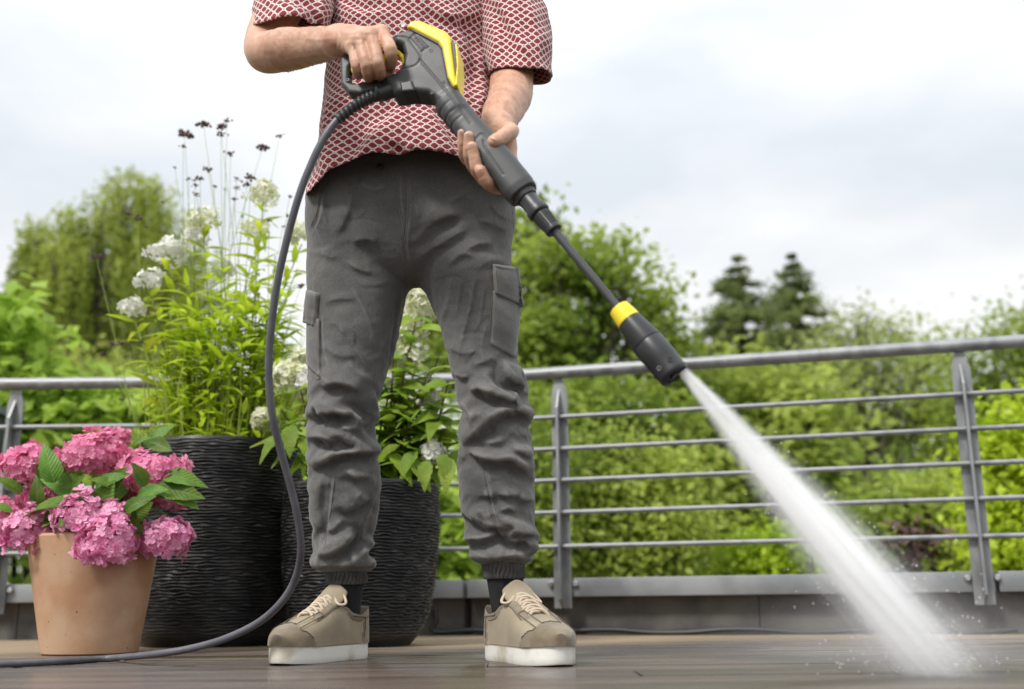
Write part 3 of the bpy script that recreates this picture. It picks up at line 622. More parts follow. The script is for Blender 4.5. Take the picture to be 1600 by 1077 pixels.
tree('dark_shrub', 'tall dark green shrub behind the middle railing post', 'shrub', 7.6, 900,
     [(850, 640, 50), (920, 640, 55, .3), (990, 650, 55), (880, 720, 75), (980, 740, 80, .3), (820, 780, 80), (920, 830, 90), (1020, 850, 80)], 9000, .085, MT['t_broad'], .08, 34, clump=18, csig=2.0)
gs = 'shrubs just beyond the railing'
tree('light_shrub', 'light green upright shrub between the trouser leg and middle post', 'shrub', 6.0, 800,
     [(835, 700, 26), (830, 770, 40), (790, 800, 45), (840, 850, 55), (760, 870, 55), (830, 640, 16)], 6500, .05, MT['t_hedge'], .04, 35, gs, clump=12, csig=1.8)
tree('upright_shrub', 'yellowish green shrub with upright shoots right of the middle post', 'shrub', 6.2, 960,
     [(925, 690, 18), (960, 690, 16), (1005, 690, 18), (940, 760, 42), (1000, 790, 50), (920, 840, 52), (985, 870, 60), (1060, 830, 55), (1050, 740, 30), (1010, 720, 20)], 8500, .05, MT['t_hedge'], .04, 36, gs, clump=12, csig=1.8)
tree('round_shrub', 'rounded fresh green shrub behind the lower part of the spray', 'shrub', 6.4, 1230,
     [(1170, 880, 40), (1220, 860, 45), (1270, 880, 45), (1200, 920, 60)], 5000, .05, MT['t_lime'], .04, 37, gs, clump=12, csig=1.8)
tree('low_shrub', 'mid green low shrub left of the right-hand railing post', 'shrub', 6.6, 1420,
     [(1360, 820, 50), (1440, 800, 55), (1500, 830, 55), (1400, 880, 60), (1470, 900, 60), (1350, 890, 40)], 4200, .085, MT['t_hedge'], .05, 38, gs, clump=14, csig=1.9)
tree('copper_shrub', 'small dark red leaved shrub behind the right end of the spray', 'shrub', 6.0, 1430,
     [(1425, 840, 14), (1432, 870, 16)], 260, .06, mat('copper_leaf', (.05, .022, .02), (.10, .045, .035), 2, .6), .03, 39, gs, clump=10, csig=1.4)
tree('lime_shrub', 'bright yellow green shrub right of the right-hand railing post', 'shrub', 5.4, 1620,
     [(1575, 700, 34), (1610, 660, 36), (1620, 740, 50), (1570, 790, 34), (1610, 840, 55), (1570, 870, 34)], 5200, .06, MT['t_lime'], .04, 40, gs, clump=12, csig=1.7)
tree('big_leaf_shrub', 'bright green shrub with big leaves behind the left railing', 'shrub', 5.6, 60,
     [(15, 500, 34), (30, 560, 42), (90, 640, 50), (20, 650, 60), (160, 660, 55), (230, 640, 40), (110, 720, 75), (200, 740, 70), (30, 770, 80), (120, 830, 80)], 4800, .105, MT['t_fig'], .05, 41, gs, clump=6, csig=1.2, aspect=.72, up=.9)
tree('vine_shrub', 'large leaved bright green shrub seen between pot and trouser leg', 'shrub', 5.4, 700,
     [(700, 800, 40), (660, 840, 50), (730, 860, 50), (640, 780, 45), (560, 800, 60), (580, 720, 60), (690, 890, 50)], 1800, .12, MT['t_fig'], .05, 42, gs, clump=5, csig=1.0, aspect=.72, up=.9)
tree('olive_tree', 'olive green tree behind the phlox planter', 'tree', 10.0, 380,
     [(330, 640, 60), (420, 650, 70), (500, 600, 50), (300, 720, 80), (400, 740, 90), (500, 720, 80), (230, 620, 50), (150, 600, 60), (60, 610, 60)], 9000, .085, MT['t_willow'], .1, 43, clump=16, csig=2.0)
# a far wood closes the view
fb = blobs_w([(u, v, r_) for u, v, r_ in [(-100, 640, 120), (60, 680, 120), (240, 690, 120), (430, 660, 110), (600, 640, 110), (760, 640, 110), (920, 620, 100), (1080, 650, 100), (1230, 680, 95), (1380, 720, 110), (1540, 710, 110), (1700, 690, 120)]] + [(u, 790, 150) for u in range(-150, 1800, 130)]+[(u, 900, 110) for u in range(-150, 1800, 110)], 24)
fw = crown('far_wood', fb, 60000, .18, MT['t_hedge'], None, clump=20, csig=2.2, seed=77); tag(fw, 'dense far wood of mixed green trees closing the view behind the garden', 'wood', kind='stuff')
# ================================================================ POTS AND PLANTS
def ripple_pot(name, label, cu, Yc, rows, seed, grooves, lean=0.0):
    """rows: (pixel row, half width in pixels) measured on the outline, from the rim down"""
    c0 = at(cu, rows[0][0], Yc); base = flo(cu, 1000); 
    prof = []
    for v, hw in rows:
        p = at(cu, v, Yc); prof.append((max(p.z, 0), hw*mpp(p)))
    prof = prof[::-1]; prof[0] = (0.0, prof[0][1])
    zz = np.array([p[0] for p in prof]); rv = np.array([p[1] for p in prof]); H = zz[-1]
    t = thing(name, (c0.x, Yc, 0), label, 'planter', 'black rippled planters')
    nr, na = 330, 220; z = np.linspace(0, H, nr); th = np.linspace(0, 2*np.pi, na, endpoint=False)
    # smooth radius
    rs = np.interp(z, zz, rv); ker = np.hanning(41); ker /= ker.sum(); rs = np.convolve(np.pad(rs, 20, mode='edge'), ker, 'valid')
    Z, TH = np.meshgrid(z, th, indexing='ij'); rg = np.random.default_rng(seed)
    ph = np.zeros_like(Z)
    for k_ in range(9):
        f = rg.integers(1, 9); a = rg.uniform(.3, .9)/(1+.15*f); ph += a*np.sin(f*TH+rg.uniform(0, 6.28)+Z*rg.uniform(-16, 16))
    ph2 = np.zeros_like(Z)
    for k_ in range(7):
        f = rg.integers(6, 34); ph2 += .42*np.sin(f*TH+rg.uniform(0, 6.28)+Z*rg.uniform(60, 260)*rg.choice((-1, 1)))
    wv = np.sin(2*np.pi*grooves*Z/H+ph*.45+ph2*1.1)
    g = np.sign(wv)*np.abs(wv)**.7
    amp = .0036*np.clip((Z/H-.03)*8, 0, 1)*np.clip((1-Z/H)*25, 0, 1)*(1+.45*np.sin(3*TH+Z*90+ph2*2))
    rad = rs[:, None]+g*amp
    V = np.stack([c0.x+rad*np.cos(TH), Yc+rad*np.sin(TH), Z], -1).reshape(-1, 3)
    i, j = np.meshgrid(np.arange(nr-1), np.arange(na), indexing='ij'); j2 = (j+1) % na
    F = np.stack([i*na+j, i*na+j2, (i+1)*na+j2, (i+1)*na+j], -1).reshape(-1, 4)
    obj('body', V, F, MT['blackpot'], t)
    rr_ = rs[-1]; m_ = MB(); m_.add(*lathe_g([(H-.004, rr_+.001), (H+.002, rr_-.001), (H+.002, rr_-.010), (H-.03, rr_-.014), (H-.07, rr_-.016)], (c0.x, Yc, 0), n=64, capA=False, capB=False)); m_.build('rim', MT['blackpot'], t)
    m_ = MB(); m_.add(*lathe_g([(H-.07, .0), (H-.055, rr_*.5), (H-.06, rr_-.012)], (c0.x, Yc, 0), n=40, capA=False, capB=False)); m_.build('soil', MT['soil'], t)
    return t, Vector((c0.x, Yc, H-.05)), rr_
pl1, top1, rad1 = ripple_pot('tall_planter', 'tall black rippled planter holding the phlox, behind the terracotta pot', 350, 3.24,
    [(699, 119), (740, 122), (800, 126), (860, 130), (920, 133), (960, 132), (990, 124), (1006, 112), (1016, 104)], 2, 64)
pl2, top2, rad2 = ripple_pot('round_planter', 'shorter rounded black rippled planter behind the left trouser leg', 566, 3.06,
    [(761, 118), (800, 121), (850, 121), (900, 118), (950, 110), (985, 98), (1005, 84), (1014, 76)], 5, 50)
# terracotta pot
tp = flo(141, 1025); Yc = tp.y+.105; pc = at(148, 838, Yc); bc = at(141, 1018, Yc); H = pc.z
pot = thing('terracotta_pot', (bc.x, Yc, 0), 'plain terracotta flower pot with the pink hydrangea', 'pot')
rt_, rb_ = 98*mpp(pc), 73*mpp(bc); m_ = MB()
m_.add(*lathe_g([(0, rb_-.008), (.004, rb_-.002), (.012, rb_), (H*.5, (rt_+rb_)/2), (H-.006, rt_), (H, rt_-.004), (H, rt_-.016), (H-.05, rt_-.02), (H-.06, rt_-.022)], (0, 0, 0), n=72, capB=False))
m_.v = [(x_+bc.x+(pc.x-bc.x)*z_/H, y_+Yc, z_) for x_, y_, z_ in m_.v]; m_.build('body', MT['terra'], pot)
m_ = MB(); m_.add(*lathe_g([(H-.035, 0.0), (H-.04, rt_-.018)], (pc.x, Yc, 0), n=32, capA=False, capB=False)); m_.build('soil', MT['soil'], pot)
# ---- leaves and florets
def leaf_mesh(name, L_, W_, mat_, fold=.18, droop=.25, tooth=0.0, nl=8, wavy=0.0, tip=1.0):
    V = []; F = []
    for i in range(nl+1):
        s = i/nl; wd = W_*.5*(math.sin(math.pi*min(1, s**.8))**.85)*(1-.25*s*tip) if 0 < s < 1 else 0.0006
        wd *= (1+tooth*(1 if i % 2 else -1)); z = -droop*L_*s*s; xx = L_*s
        for j, a in enumerate((-1, -.5, 0, .5, 1)):
            V.append((xx-abs(a)*wd*.08, a*wd, z+fold*abs(a)*wd+wavy*W_*math.sin(s*9+a*2)*abs(a)))
    for i in range(nl):
        for j in range(4): F.append((i*5+j, (i+1)*5+j, (i+1)*5+j+1, i*5+j+1))
    return mesh(name, V, F, mat_)
def place(name, me, parent, p, d, up=(0, 0, 1), s=1.0, roll=0.0):
    X = Vector(d).normalized(); U = Vector(up); U = (U-X*U.dot(X)); U = U.normalized() if U.length > 1e-4 else X.orthogonal().normalized(); Yv = U.cross(X)
    m3 = Matrix((X, Yv, U)).transposed() @ Matrix.Rotation(roll, 3, 'X'); mm_ = m3.to_4x4() @ Matrix.Scale(s, 4); mm_.translation = Vector(p)
    o = bpy.data.objects.new(name, me); link(o, parent); o.matrix_basis = mm_; return o
def florets(C, Nn, size, r, petals=4, cup=.25, pw=.9):
    """round-petalled florets; each petal a cupped four-sided piece of two quads"""
    n = len(C); A = r.normal(size=(n, 3)); A -= (A*Nn).sum(1, keepdims=True)*Nn; A /= np.linalg.norm(A, axis=1, keepdims=True); B = np.cross(Nn, A)
    V = []; s = size*(1+.25*r.uniform(-1, 1, n))[:, None]; tw = r.uniform(-.25, .25, n)[:, None]
    for k_ in range(petals):
        a = 2*math.pi*k_/petals; D = A*math.cos(a)+B*math.sin(a); E = -A*math.sin(a)+B*math.cos(a); D = D+Nn*tw*(1 if k_ % 2 else -1)
        h = cup*s*.5
        V.append(np.stack([C, C+D*s*.30-E*s*.26*pw+Nn*h*.6, C+D*s*.56-E*s*.17*pw+Nn*h, C+D*s*.56+E*s*.17*pw+Nn*h*.8, C+D*s*.30+E*s*.26*pw+Nn*h*.5, C+D*s*.35+Nn*h*.15], 1))
    V = np.stack(V, 1).reshape(-1, 3); nn = n*petals; b = np.arange(nn)[:, None]*6
    F = np.concatenate([b+np.array([[0, 1, 2, 5]]), b+np.array([[0, 5, 3, 4]]), b+np.array([[5, 2, 3, 3]])]) 
    F = np.concatenate([b+np.array([[0, 1, 2, 5]]), b+np.array([[0, 5, 3, 4]])]); T3 = b+np.array([[5, 2, 3]])
    return V, F, T3
def head(name, c, rx, ry, rz, n, size, mat_, parent, r, flat=.0, dens_dir=None, cup=.25, pw=.9, core=None):
    d = r.normal(size=(n*2, 3)); d /= np.linalg.norm(d, axis=1, keepdims=True); d = d[d[:, 2] > -.75][:n]
    o1, o2, o3 = r.uniform(0, 6, 3); lump = 1+.13*np.sin(d[:, 0]*4.5+o1)+.10*np.sin(d[:, 1]*6+o2)+.10*np.sin(d[:, 2]*5+o3)
    k_ = r.uniform(.74, 1.06, len(d))*lump
    C = np.array(c)+d*k_[:, None]*np.array([rx, ry, rz]); Nn = d/np.array([rx, ry, rz]); Nn /= np.linalg.norm(Nn, axis=1, keepdims=True); Nn = Nn+r.normal(size=Nn.shape)*.28; Nn /= np.linalg.norm(Nn, axis=1, keepdims=True)
    V, F, T3 = florets(C, Nn, size, r, cup=cup, pw=pw); Fl = [tuple(f) for f in F]+[tuple(f) for f in T3]
    return obj(name, V, Fl, mat_, parent, smooth=False)
# ---- pink hydrangea
r = np.random.default_rng(8); hy = thing('pink_hydrangea', (pc.x, Yc, H-.04), 'pink mophead hydrangea growing in the terracotta pot', 'plant')
heads = [(146, 712, 57, 36, -.02, 'pink'), (46, 728, 42, 33, .02, 'pink'), (177, 687, 22, 15, .16, 'pink'), (238, 742, 50, 38, .0, 'pink'), (262, 770, 34, 30, .03, 'pink'), (208, 768, 34, 26, .05, 'pink'),
         (126, 806, 37, 34, -.13, 'pink2'), (172, 812, 30, 30, -.12, 'pink2'), (166, 848, 47, 40, -.17, 'pink2'), (259, 842, 38, 36, -.06, 'pink2'), (40, 832, 42, 38, -.10, 'pink2'), (68, 775, 32, 26, .04, 'pink'), (8, 808, 28, 34, .0, 'pink'), (92, 776, 24, 20, .0, 'pink')]
hm = []
for (u, v, a, b, dy, mk) in heads:
    c = at(u, v, Yc+dy); q = mpp(c); rx, rz = a*q, b*q; ry = (rx+rz)/2
    n = int(185*(rx/.07)**1.5)+50; head('flower_head', c, rx*.95, ry*.95, rz*.95, n, .0235, MT[mk], hy, r, cup=.3, pw=1.05); hm.append((c, rx, rz))
    m_ = MB(); bs = Vector((pc.x+(c.x-pc.x)*.25, Yc+dy*.3, H-.03)); e_ = c-Vector((0, 0, rz*.4)); md = bs.lerp(e_, .55)+Vector((0, 0, .02)); m_.add(*tube_g(spline([bs, md, e_], 4), .0032, 6)); m_.build('stem', MT['stem'], hy)
lmh = [leaf_mesh('leaf', .115, .075, MT['leaf_hyd'], .25, d_, .05, 10, .03) for d_ in (.15, .4, .7)]
lv = [(88, 775, 60, 700, .0), (130, 772, 75, 742, -.04), (150, 765, 172, 735, -.10), (165, 768, 190, 735, -.08), (95, 790, 135, 770, -.13), (110, 790, 40, 772, -.12), (140, 815, 170, 760, -.10), (75, 822, 95, 790, -.11), (195, 800, 215, 775, -.12), (200, 815, 230, 790, -.08), (245, 765, 300, 762, -.06),
      (255, 745, 298, 735, -.05), (228, 760, 212, 728, -.12), (245, 758, 304, 774, -.06), (190, 800, 205, 820, -.10), (35, 770, 0, 745, -.02), (20, 800, -10, 785, -.08), (60, 790, 55, 760, -.05), (110, 770, 125, 745, -.06), (205, 700, 220, 680, .1), (230, 700, 245, 665, .12), (180, 760, 150, 748, -.10), (215, 775, 245, 758, -.08), (85, 755, 72, 705, -.08), (235, 690, 262, 700, .1), (150, 795, 120, 775, -.11), (160, 790, 185, 760, -.02), (110, 800, 90, 770, .02), (200, 795, 180, 765, .03)]
for i, (u, v, u2, v2, dy) in enumerate(lv):
    a = at(u, v, Yc+dy); b = at(u2, v2, Yc+dy-.03); d = b-a; s = max(.55, min(1.0, d.length/.10))
    place('leaf', lmh[i % 3], hy, a, d, (r.uniform(-.5, .5), -1.0, r.uniform(.3, 1.0)), s, r.uniform(-.4, .4))
for i in range(28):                          # inner leaves that close the bush
    a = r.uniform(0, 6.28); p = Vector((pc.x+math.cos(a)*.05, Yc+math.sin(a)*.05, H+r.uniform(.0, .09))); d = Vector((math.cos(a), math.sin(a), r.uniform(-.1, .8)))
    place('leaf', lmh[i % 3], hy, p, d, (0, 0, 1), r.uniform(.7, 1.15), r.uniform(-.4, .4))
# ---- phlox and tall seed heads in the tall planter
r = np.random.default_rng(12); ph = thing('phlox_plant', top1, 'tall yellow green phlox clump with white flowers in the tall planter', 'plant')
lmp = [leaf_mesh('leaf', .088, .023, MT['leaf_phlox'], .3, d_, 0, 7) for d_ in (.1, .35, .6)]
ph_heads = [(262, 394, 36, 24, 0, 'white_pet'), (233, 437, 20, 17, -.05, 'white_pet'), (207, 479, 22, 17, -.06, 'white_pet'), (318, 343, 30, 24, .02, 'cream_pet'), (305, 372, 22, 20, .05, 'white_pet'), (412, 303, 30, 22, .0, 'cream_pet'), (400, 360, 26, 22, .08, 'cream_pet'), (472, 368, 28, 24, .05, 'cream_pet'), (348, 420, 20, 16, .1, 'white_pet'), (372, 480, 26, 18, .12, 'white_pet'), (330, 470, 20, 16, .1, 'white_pet')]
tips = []
for (u, v, a, b, dy, mk) in ph_heads:
    c = at(u, v, top1.y+dy); q = mpp(c); n = int(50*(a/30)**2)+14; head('flower_head', c, a*q*.9, a*q*.8, b*q*.85, n, .025, MT[mk], ph, r, cup=.15, pw=.85); tips.append((c-Vector((0, 0, b*q*.6)), .0026))
for (u, v) in [(340, 450), (300, 480), (385, 440), (430, 400), (360, 510), (280, 520), (400, 520), (440, 480), (320, 560), (250, 540), (380, 590), (430, 560), (345, 390), (290, 430), (455, 450), (270, 600), (310, 520), (415, 470), (350, 550), (235, 560), (445, 540), (300, 640), (350, 630), (400, 640), (440, 620), (260, 650), (320, 600), (370, 560), (410, 600), (285, 560), (335, 500), (380, 470), (425, 520), (455, 500), (265, 480), (310, 460), (360, 460), (240, 610), (225, 640), (465, 420), (395, 400)]: tips.append((at(u, v, top1.y+r.uniform(-.14, .16)), .0022))
nleaf = 0; extraC = []; extraN = []
for (tp_, rad) in tips:
    a = r.uniform(0, 6.28); rr_ = rad1*.72*math.sqrt(r.uniform(0, 1)); bs = Vector((top1.x+(tp_.x-top1.x)*.35+math.cos(a)*rr_*.5, top1.y+math.sin(a)*rr_*.7, top1.z-.01))
    pth = spline([bs, bs.lerp(tp_, .5)+Vector((r.uniform(-.02, .02), 0, .02)), tp_], 8); m_ = MB(); m_.add(*tube_g(pth, [rad*1.3-rad*.6*i/(len(pth)-1) for i in range(len(pth))], 6)); m_.build('stem', MT['stem'], ph)
    Ln = (tp_-bs).length; nn = int(Ln/.036); ang = r.uniform(0, 3.14)
    for k_ in range(1, nn):
        f = k_/nn; p = pth[min(len(pth)-1, int(f*(len(pth)-1)))].lerp(pth[min(len(pth)-1, int(f*(len(pth)-1))+1)], (f*(len(pth)-1)) % 1); ang += 1.57
        if f < .1 and r.uniform() < .5: continue
        for s_ in (0, math.pi):
            d = Vector((math.cos(ang+s_), math.sin(ang+s_), r.uniform(.15, .9)))
            if nleaf < 296: place('leaf', lmp[k_ % 3], ph, p, d, (0, 0, 1), r.uniform(.7, 1.1)*(1.15-.35*abs(f-.5)), r.uniform(-.3, .3)); nleaf += 1
            else: extraC.append((p, d))
for i in range(620):                         # low leaves that hide the foot of the clump
    a = r.uniform(0, 6.28); q = rad1*math.sqrt(r.uniform(.05, .62)); extraC.append((Vector((top1.x+math.cos(a)*q, top1.y+math.sin(a)*q, top1.z+r.uniform(.05, .46))), Vector((math.cos(a)*.8+r.normal()*.5, math.sin(a)*.8+r.normal()*.5, r.uniform(-.1, .9)))))
V = []; F = []
for p, d in extraC:                          # the remaining small leaves
    me = lmp[int(r.integers(3))]; X = d.normalized(); U = Vector((0, 0, 1)); U = (U-X*U.dot(X)).normalized(); Yv = U.cross(X); s = r.uniform(.65, 1.05); b = len(V)
    for v in me.vertices: V.append(p+(X*v.co.x+Yv*v.co.y+U*v.co.z)*s)
    F += [tuple(i+b for i in f.vertices) for f in me.polygons]
if V: tag(obj('small_leaves', V, F, MT['leaf_phlox'], ph), kind='stuff')
V = []; F = []
for i in range(230):                         # straw-coloured grass at the foot and rising through the clump
    a = r.uniform(0, 6.28); q = rad1*.88*math.sqrt(r.uniform(0, 1)); bs = Vector((top1.x+math.cos(a)*q, top1.y+math.sin(a)*q*.95, top1.z-.01)); h = r.uniform(.12, .42) if i < 190 else r.uniform(.35, .6)
    e_ = bs+Vector((math.cos(a)*h*r.uniform(0, .35)+r.normal()*.02, r.normal()*.04, h)); md = bs.lerp(e_, .5)+Vector((r.normal()*.012, 0, .01)); w_ = r.uniform(.0009, .0024); D = Vector((r.uniform(-1, 1), r.uniform(-.6, .6), 0)).normalized(); b = len(V)
    V += [bs-D*w_, bs+D*w_, md-D*w_, md+D*w_, e_]; F += [(b, b+1, b+3, b+2), (b+2, b+3, b+4)]
gr = obj('grass_blades', V, F, MT['straw'], ph, smooth=False); tag(gr, kind='stuff')
vb = thing('seed_head_plant', top1+Vector((.03, 0, 0)), 'tall thin stems with small dark flower heads rising above the phlox', 'plant')
vt = [(288, 211, 12), (318, 194, 11), (345, 198, 9), (355, 188, 7), (346, 211, 8), (286, 229, 5), (360, 240, 7), (273, 262, 4), (410, 231, 10), (437, 213, 6), (325, 265, 8), (313, 279, 8), (295, 280, 5), (305, 289, 6), (336, 291, 5), (352, 296, 4), (370, 280, 5), (392, 277, 10), (386, 288, 7), (370, 294, 5), (366, 311, 5), (452, 307, 5), (150, 401, 8), (202, 334, 7), (216, 340, 8), (228, 354, 5), (307, 303, 6), (254, 316, 4), (378, 338, 4), (450, 337, 5), (442, 354, 4), (160, 553, 6), (174, 538, 6), (190, 536, 7), (205, 536, 5), (221, 533, 5), (190, 625, 6), (232, 487, 5), (218, 508, 5), (470, 447, 7), (438, 474, 5), (402, 540, 9), (434, 548, 8), (330, 560, 5), (375, 505, 5), (420, 345, 5)]
for (u, v, s) in vt:
    s *= 1.05
    dy = r.uniform(-.12, .12); c = at(u, v, top1.y+dy); q = mpp(c); m_ = MB()
    for k_ in range(int(5+s*1.2)):
        o_ = Vector((r.normal()*s*.42, r.normal()*s*.4, r.normal()*s*.2))*q; rd = r.uniform(.16, .30)*s*q
        m_.add(*lathe_g([(-rd*.9, rd*.2), (-rd*.2, rd), (rd*.5, rd*.8), (rd, rd*.25)], c+o_, (r.normal()*.3, r.normal()*.3, 1), 5))
    m_.build('flower_head', MT['verb'], vb, smooth=False)
    a = r.uniform(0, 6.28); f = .5 if u > 240 else .9; bs = Vector((top1.x+(c.x-top1.x)*f*.7, top1.y+r.uniform(-.1, .1), top1.z-.01)); bs.x = max(top1.x-rad1*.9, min(top1.x+rad1*.9, bs.x))
    pth = spline([bs, bs.lerp(c, .5)+Vector((r.normal()*.03, 0, .01)), c], 7); m_ = MB(); m_.add(*tube_g(pth, [.0015-.0009*i/(len(pth)-1) for i in range(len(pth))], 5)); m_.build('stem', MT['stem'], vb)
# ---- white panicle hydrangea in the round planter
r = np.random.default_rng(15); wh = thing('white_hydrangea', top2, 'white panicle hydrangea in the round planter, behind the legs', 'plant')
wheads = [(655, 470, 30, 34, .05, 'cream_pet'), (640, 515, 26, 26, .05, 'cream_pet'), (630, 560, 27, 24, -.02, 'cream_pet'), (455, 590, 30, 26, -.08, 'cream_pet'), (480, 600, 22, 22, -.10, 'white_pet'), (674, 707, 19, 21, -.10, 'white_pet'), (415, 655, 22, 16, -.02, 'cream_pet'), (620, 615, 18, 14, .1, 'white_pet'), (675, 625, 18, 14, .1, 'white_pet'), (470, 560, 16, 14, .02, 'cream_pet'), (560, 520, 30, 30, .1, 'cream_pet')]
lmw = [leaf_mesh('leaf', .10, .056, MT['leaf_pan'], .22, d_, .06, 10, .04) for d_ in (.2, .5, .8)]; nl_ = 0
for (u, v, a, b, dy, mk) in wheads:
    c = at(u, v, top2.y+dy); q = mpp(c); head('flower_head', c, a*q*.85, a*q*.8, b*q*.9, int(70*(a/25)**2)+20, .026, MT[mk], wh, r, cup=.3, pw=1.05)
stems = [(650, 500), (632, 580), (676, 640), (700, 600), (615, 560), (660, 690), (690, 680), (470, 610), (440, 640), (600, 640), (705, 660), (560, 540), (520, 600), (640, 660), (480, 660), (712, 720), (625, 700), (500, 690), (460, 690), (640, 600), (620, 640), (662, 620), (692, 640), (605, 680), (652, 720), (672, 580), (612, 600), (685, 560), (700, 700), (636, 540), (655, 560)]
moreW = []
for (u, v) in stems:
    e_ = at(u, v, top2.y+r.uniform(-.12, .12)); bs = Vector((top2.x+(e_.x-top2.x)*.35, top2.y+r.uniform(-.08, .08), top2.z-.01)); pth = spline([bs, bs.lerp(e_, .5)+Vector((r.normal()*.015, 0, .02)), e_], 7)
    m_ = MB(); m_.add(*tube_g(pth, [.0042-.0022*i/(len(pth)-1) for i in range(len(pth))], 6)); m_.build('stem', MT['stem_brown'], wh)
    ang = r.uniform(0, 3); nn = max(3, int((e_-bs).length/.038))
    for k_ in range(1, nn+1):
        f = k_/nn; p = pth[min(len(pth)-1, int(f*(len(pth)-1)))]; ang += 1.3
        for s_ in (0, math.pi):
            d = Vector((math.cos(ang+s_), math.sin(ang+s_)-.25, r.uniform(-.15, .6)))
            if nl_ < 285 and (p.x > top2.x+.02 or p.x < top2.x-.12 or r.uniform() < .35): place('leaf', lmw[int(r.integers(3))], wh, p, d, (0, -.35, 1), r.uniform(.6, 1.1), r.uniform(-.5, .5)); nl_ += 1
            else: moreW.append((p, d))
V = []; F = []
for p, d in moreW:
    me = lmw[int(r.integers(3))]; X = d.normalized(); U = Vector((0, -.35, 1)); U = (U-X*U.dot(X)).normalized(); Yv = U.cross(X); s = r.uniform(.6, 1.0); b = len(V)
    for v in me.vertices: V.append(p+(X*v.co.x+Yv*v.co.y+U*v.co.z)*s)
    F += [tuple(i+b for i in f.vertices) for f in me.polygons]
if V: tag(obj('more_leaves', V, F, MT['leaf_pan'], wh), kind='stuff')
for (u, v) in [(690, 735), (650, 730), (610, 735), (640, 745), (625, 720), (665, 745), (702, 742), (470, 712), (440, 705), (455, 690)]:
    a = at(u, v-25, top2.y-.14); place('leaf', lmw[1], wh, a, Vector((r.normal()*.5, -.5, -.5)), (0, -.5, 1), r.uniform(.8, 1.1))
# ================================================================ the spray gun's own frame, needed for the hands
A0, B0 = at(672, 128, 1.80), at(1050, 582, 1.66)
E1 = (B0-A0).normalized(); q = at(577, 100, 1.795)-A0; NRM = E1.cross(q).normalized()
if NRM.y > 0: NRM = -NRM
tcm = (CAM-A0).normalized(); tcm = (tcm-E1*tcm.dot(E1)).normalized(); NRM = (NRM*.35+tcm*.65).normalized(); NRM = (NRM-E1*NRM.dot(E1)).normalized()
E2 = NRM.cross(E1)
def gp(u, v):                                # pixel -> coordinates in the gun's own plane
    d = ray(u, v); t = (A0-CAM).dot(NRM)/d.dot(NRM); p = CAM+d*t-A0; return (p.dot(E1), p.dot(E2))
def g3(a, b, c=0.0): return A0+E1*a+E2*b+NRM*c
def gY(u, v): return g3(*gp(u, v)).y
# ================================================================ PERSON
A_ = lambda u, v, Y: np.array(at(u, v, Y))
person = thing('person', at(660, 1020, 2.22).xy.to_3d(), 'person in red net print shirt and charcoal cargo trousers holding the spray gun', 'person')
person.location.z = 0
# ---- trousers
LEG = {'L': (2.25, 2.35, [(262, 498, 640), (300, 488, 643), (350, 484, 641), (400, 481, 639), (430, 480, 638), (470, 480, 631), (520, 480, 622), (560, 483, 612), (600, 489, 604), (640, 492, 598), (680, 490, 594), (720, 487, 595), (760, 487, 596), (800, 488, 592), (840, 490, 584), (860, 491, 580), (876, 487, 590), (888, 489, 588), (895, 503, 576)]),
       'R': (2.25, 2.25, [(262, 646, 792), (300, 644, 800), (350, 643, 804), (400, 643, 803), (430, 653, 806), (470, 672, 808), (500, 684, 809), (540, 695, 808), (580, 703, 808), (600, 707, 815), (620, 712, 821), (660, 716, 827), (700, 715, 831), (740, 717, 835), (780, 722, 839), (820, 728, 838), (850, 735, 837), (866, 736, 838), (877, 740, 832), (885, 754, 821)])}
def leg_tab(key):
    y0, y1, rows = LEG[key]; o = []
    for v, a, b in rows:
        t = (v-262)/(900-262); Y = y0+(y1-y0)*t
        p, q = at(a, v, Y), at(b, v, Y); hw = (q.x-p.x)/2; hd = hw*(1.12 if v > 560 else 1.0) if v > 440 else .105
        bend = .035*math.exp(-((v-640)/120)**2)           # knee slightly forward
        o.append(((p.z+q.z)/2, (p.x+q.x)/2, Y-bend, hw, min(hd, .115)))
    o.sort(); return np.array(o)
TL, TR = leg_tab('L'), leg_tab('R')
def it(z, T, c):
    return np.interp(z, T[:, 0], T[:, c])
def legf(P, T):
    z = P[:, 2]; a = it(z, T, 3); b = it(z, T, 4); q = np.sqrt(((P[:, 0]-it(z, T, 1))/a)**2+((P[:, 1]-it(z, T, 2))/b)**2+1e-9)
    d = (q-1)*np.minimum(a, b); return np.maximum(d, np.maximum(T[0, 0]-z, z-T[-1, 0]))
zcr = at(645, 428, 2.25).z; zw = at(645, 262, 2.25).z
pel = np.array(sorted([(at(640, v, 2.25).z, at((a+b)/2, v, 2.25).x, 2.25, (at(b, v, 2.25).x-at(a, v, 2.25).x)/2, d) for v, a, b, d in ((262, 497, 793, .118), (300, 488, 800, .122), (350, 486, 803, .122), (390, 520, 770, .112), (420, 590, 700, .09), (436, 632, 658, .05))]))
def pantf(P):
    d = smin(legf(P, TL), legf(P, TR), .014); return smin(d, legf(P, pel), .03)
lo = np.array([TL[:, 1].min()-.16, 2.02, min(TL[0, 0], TR[0, 0])-.02]); hi = np.array([TR[:, 1].max()+.16, 2.5, zw+.02])
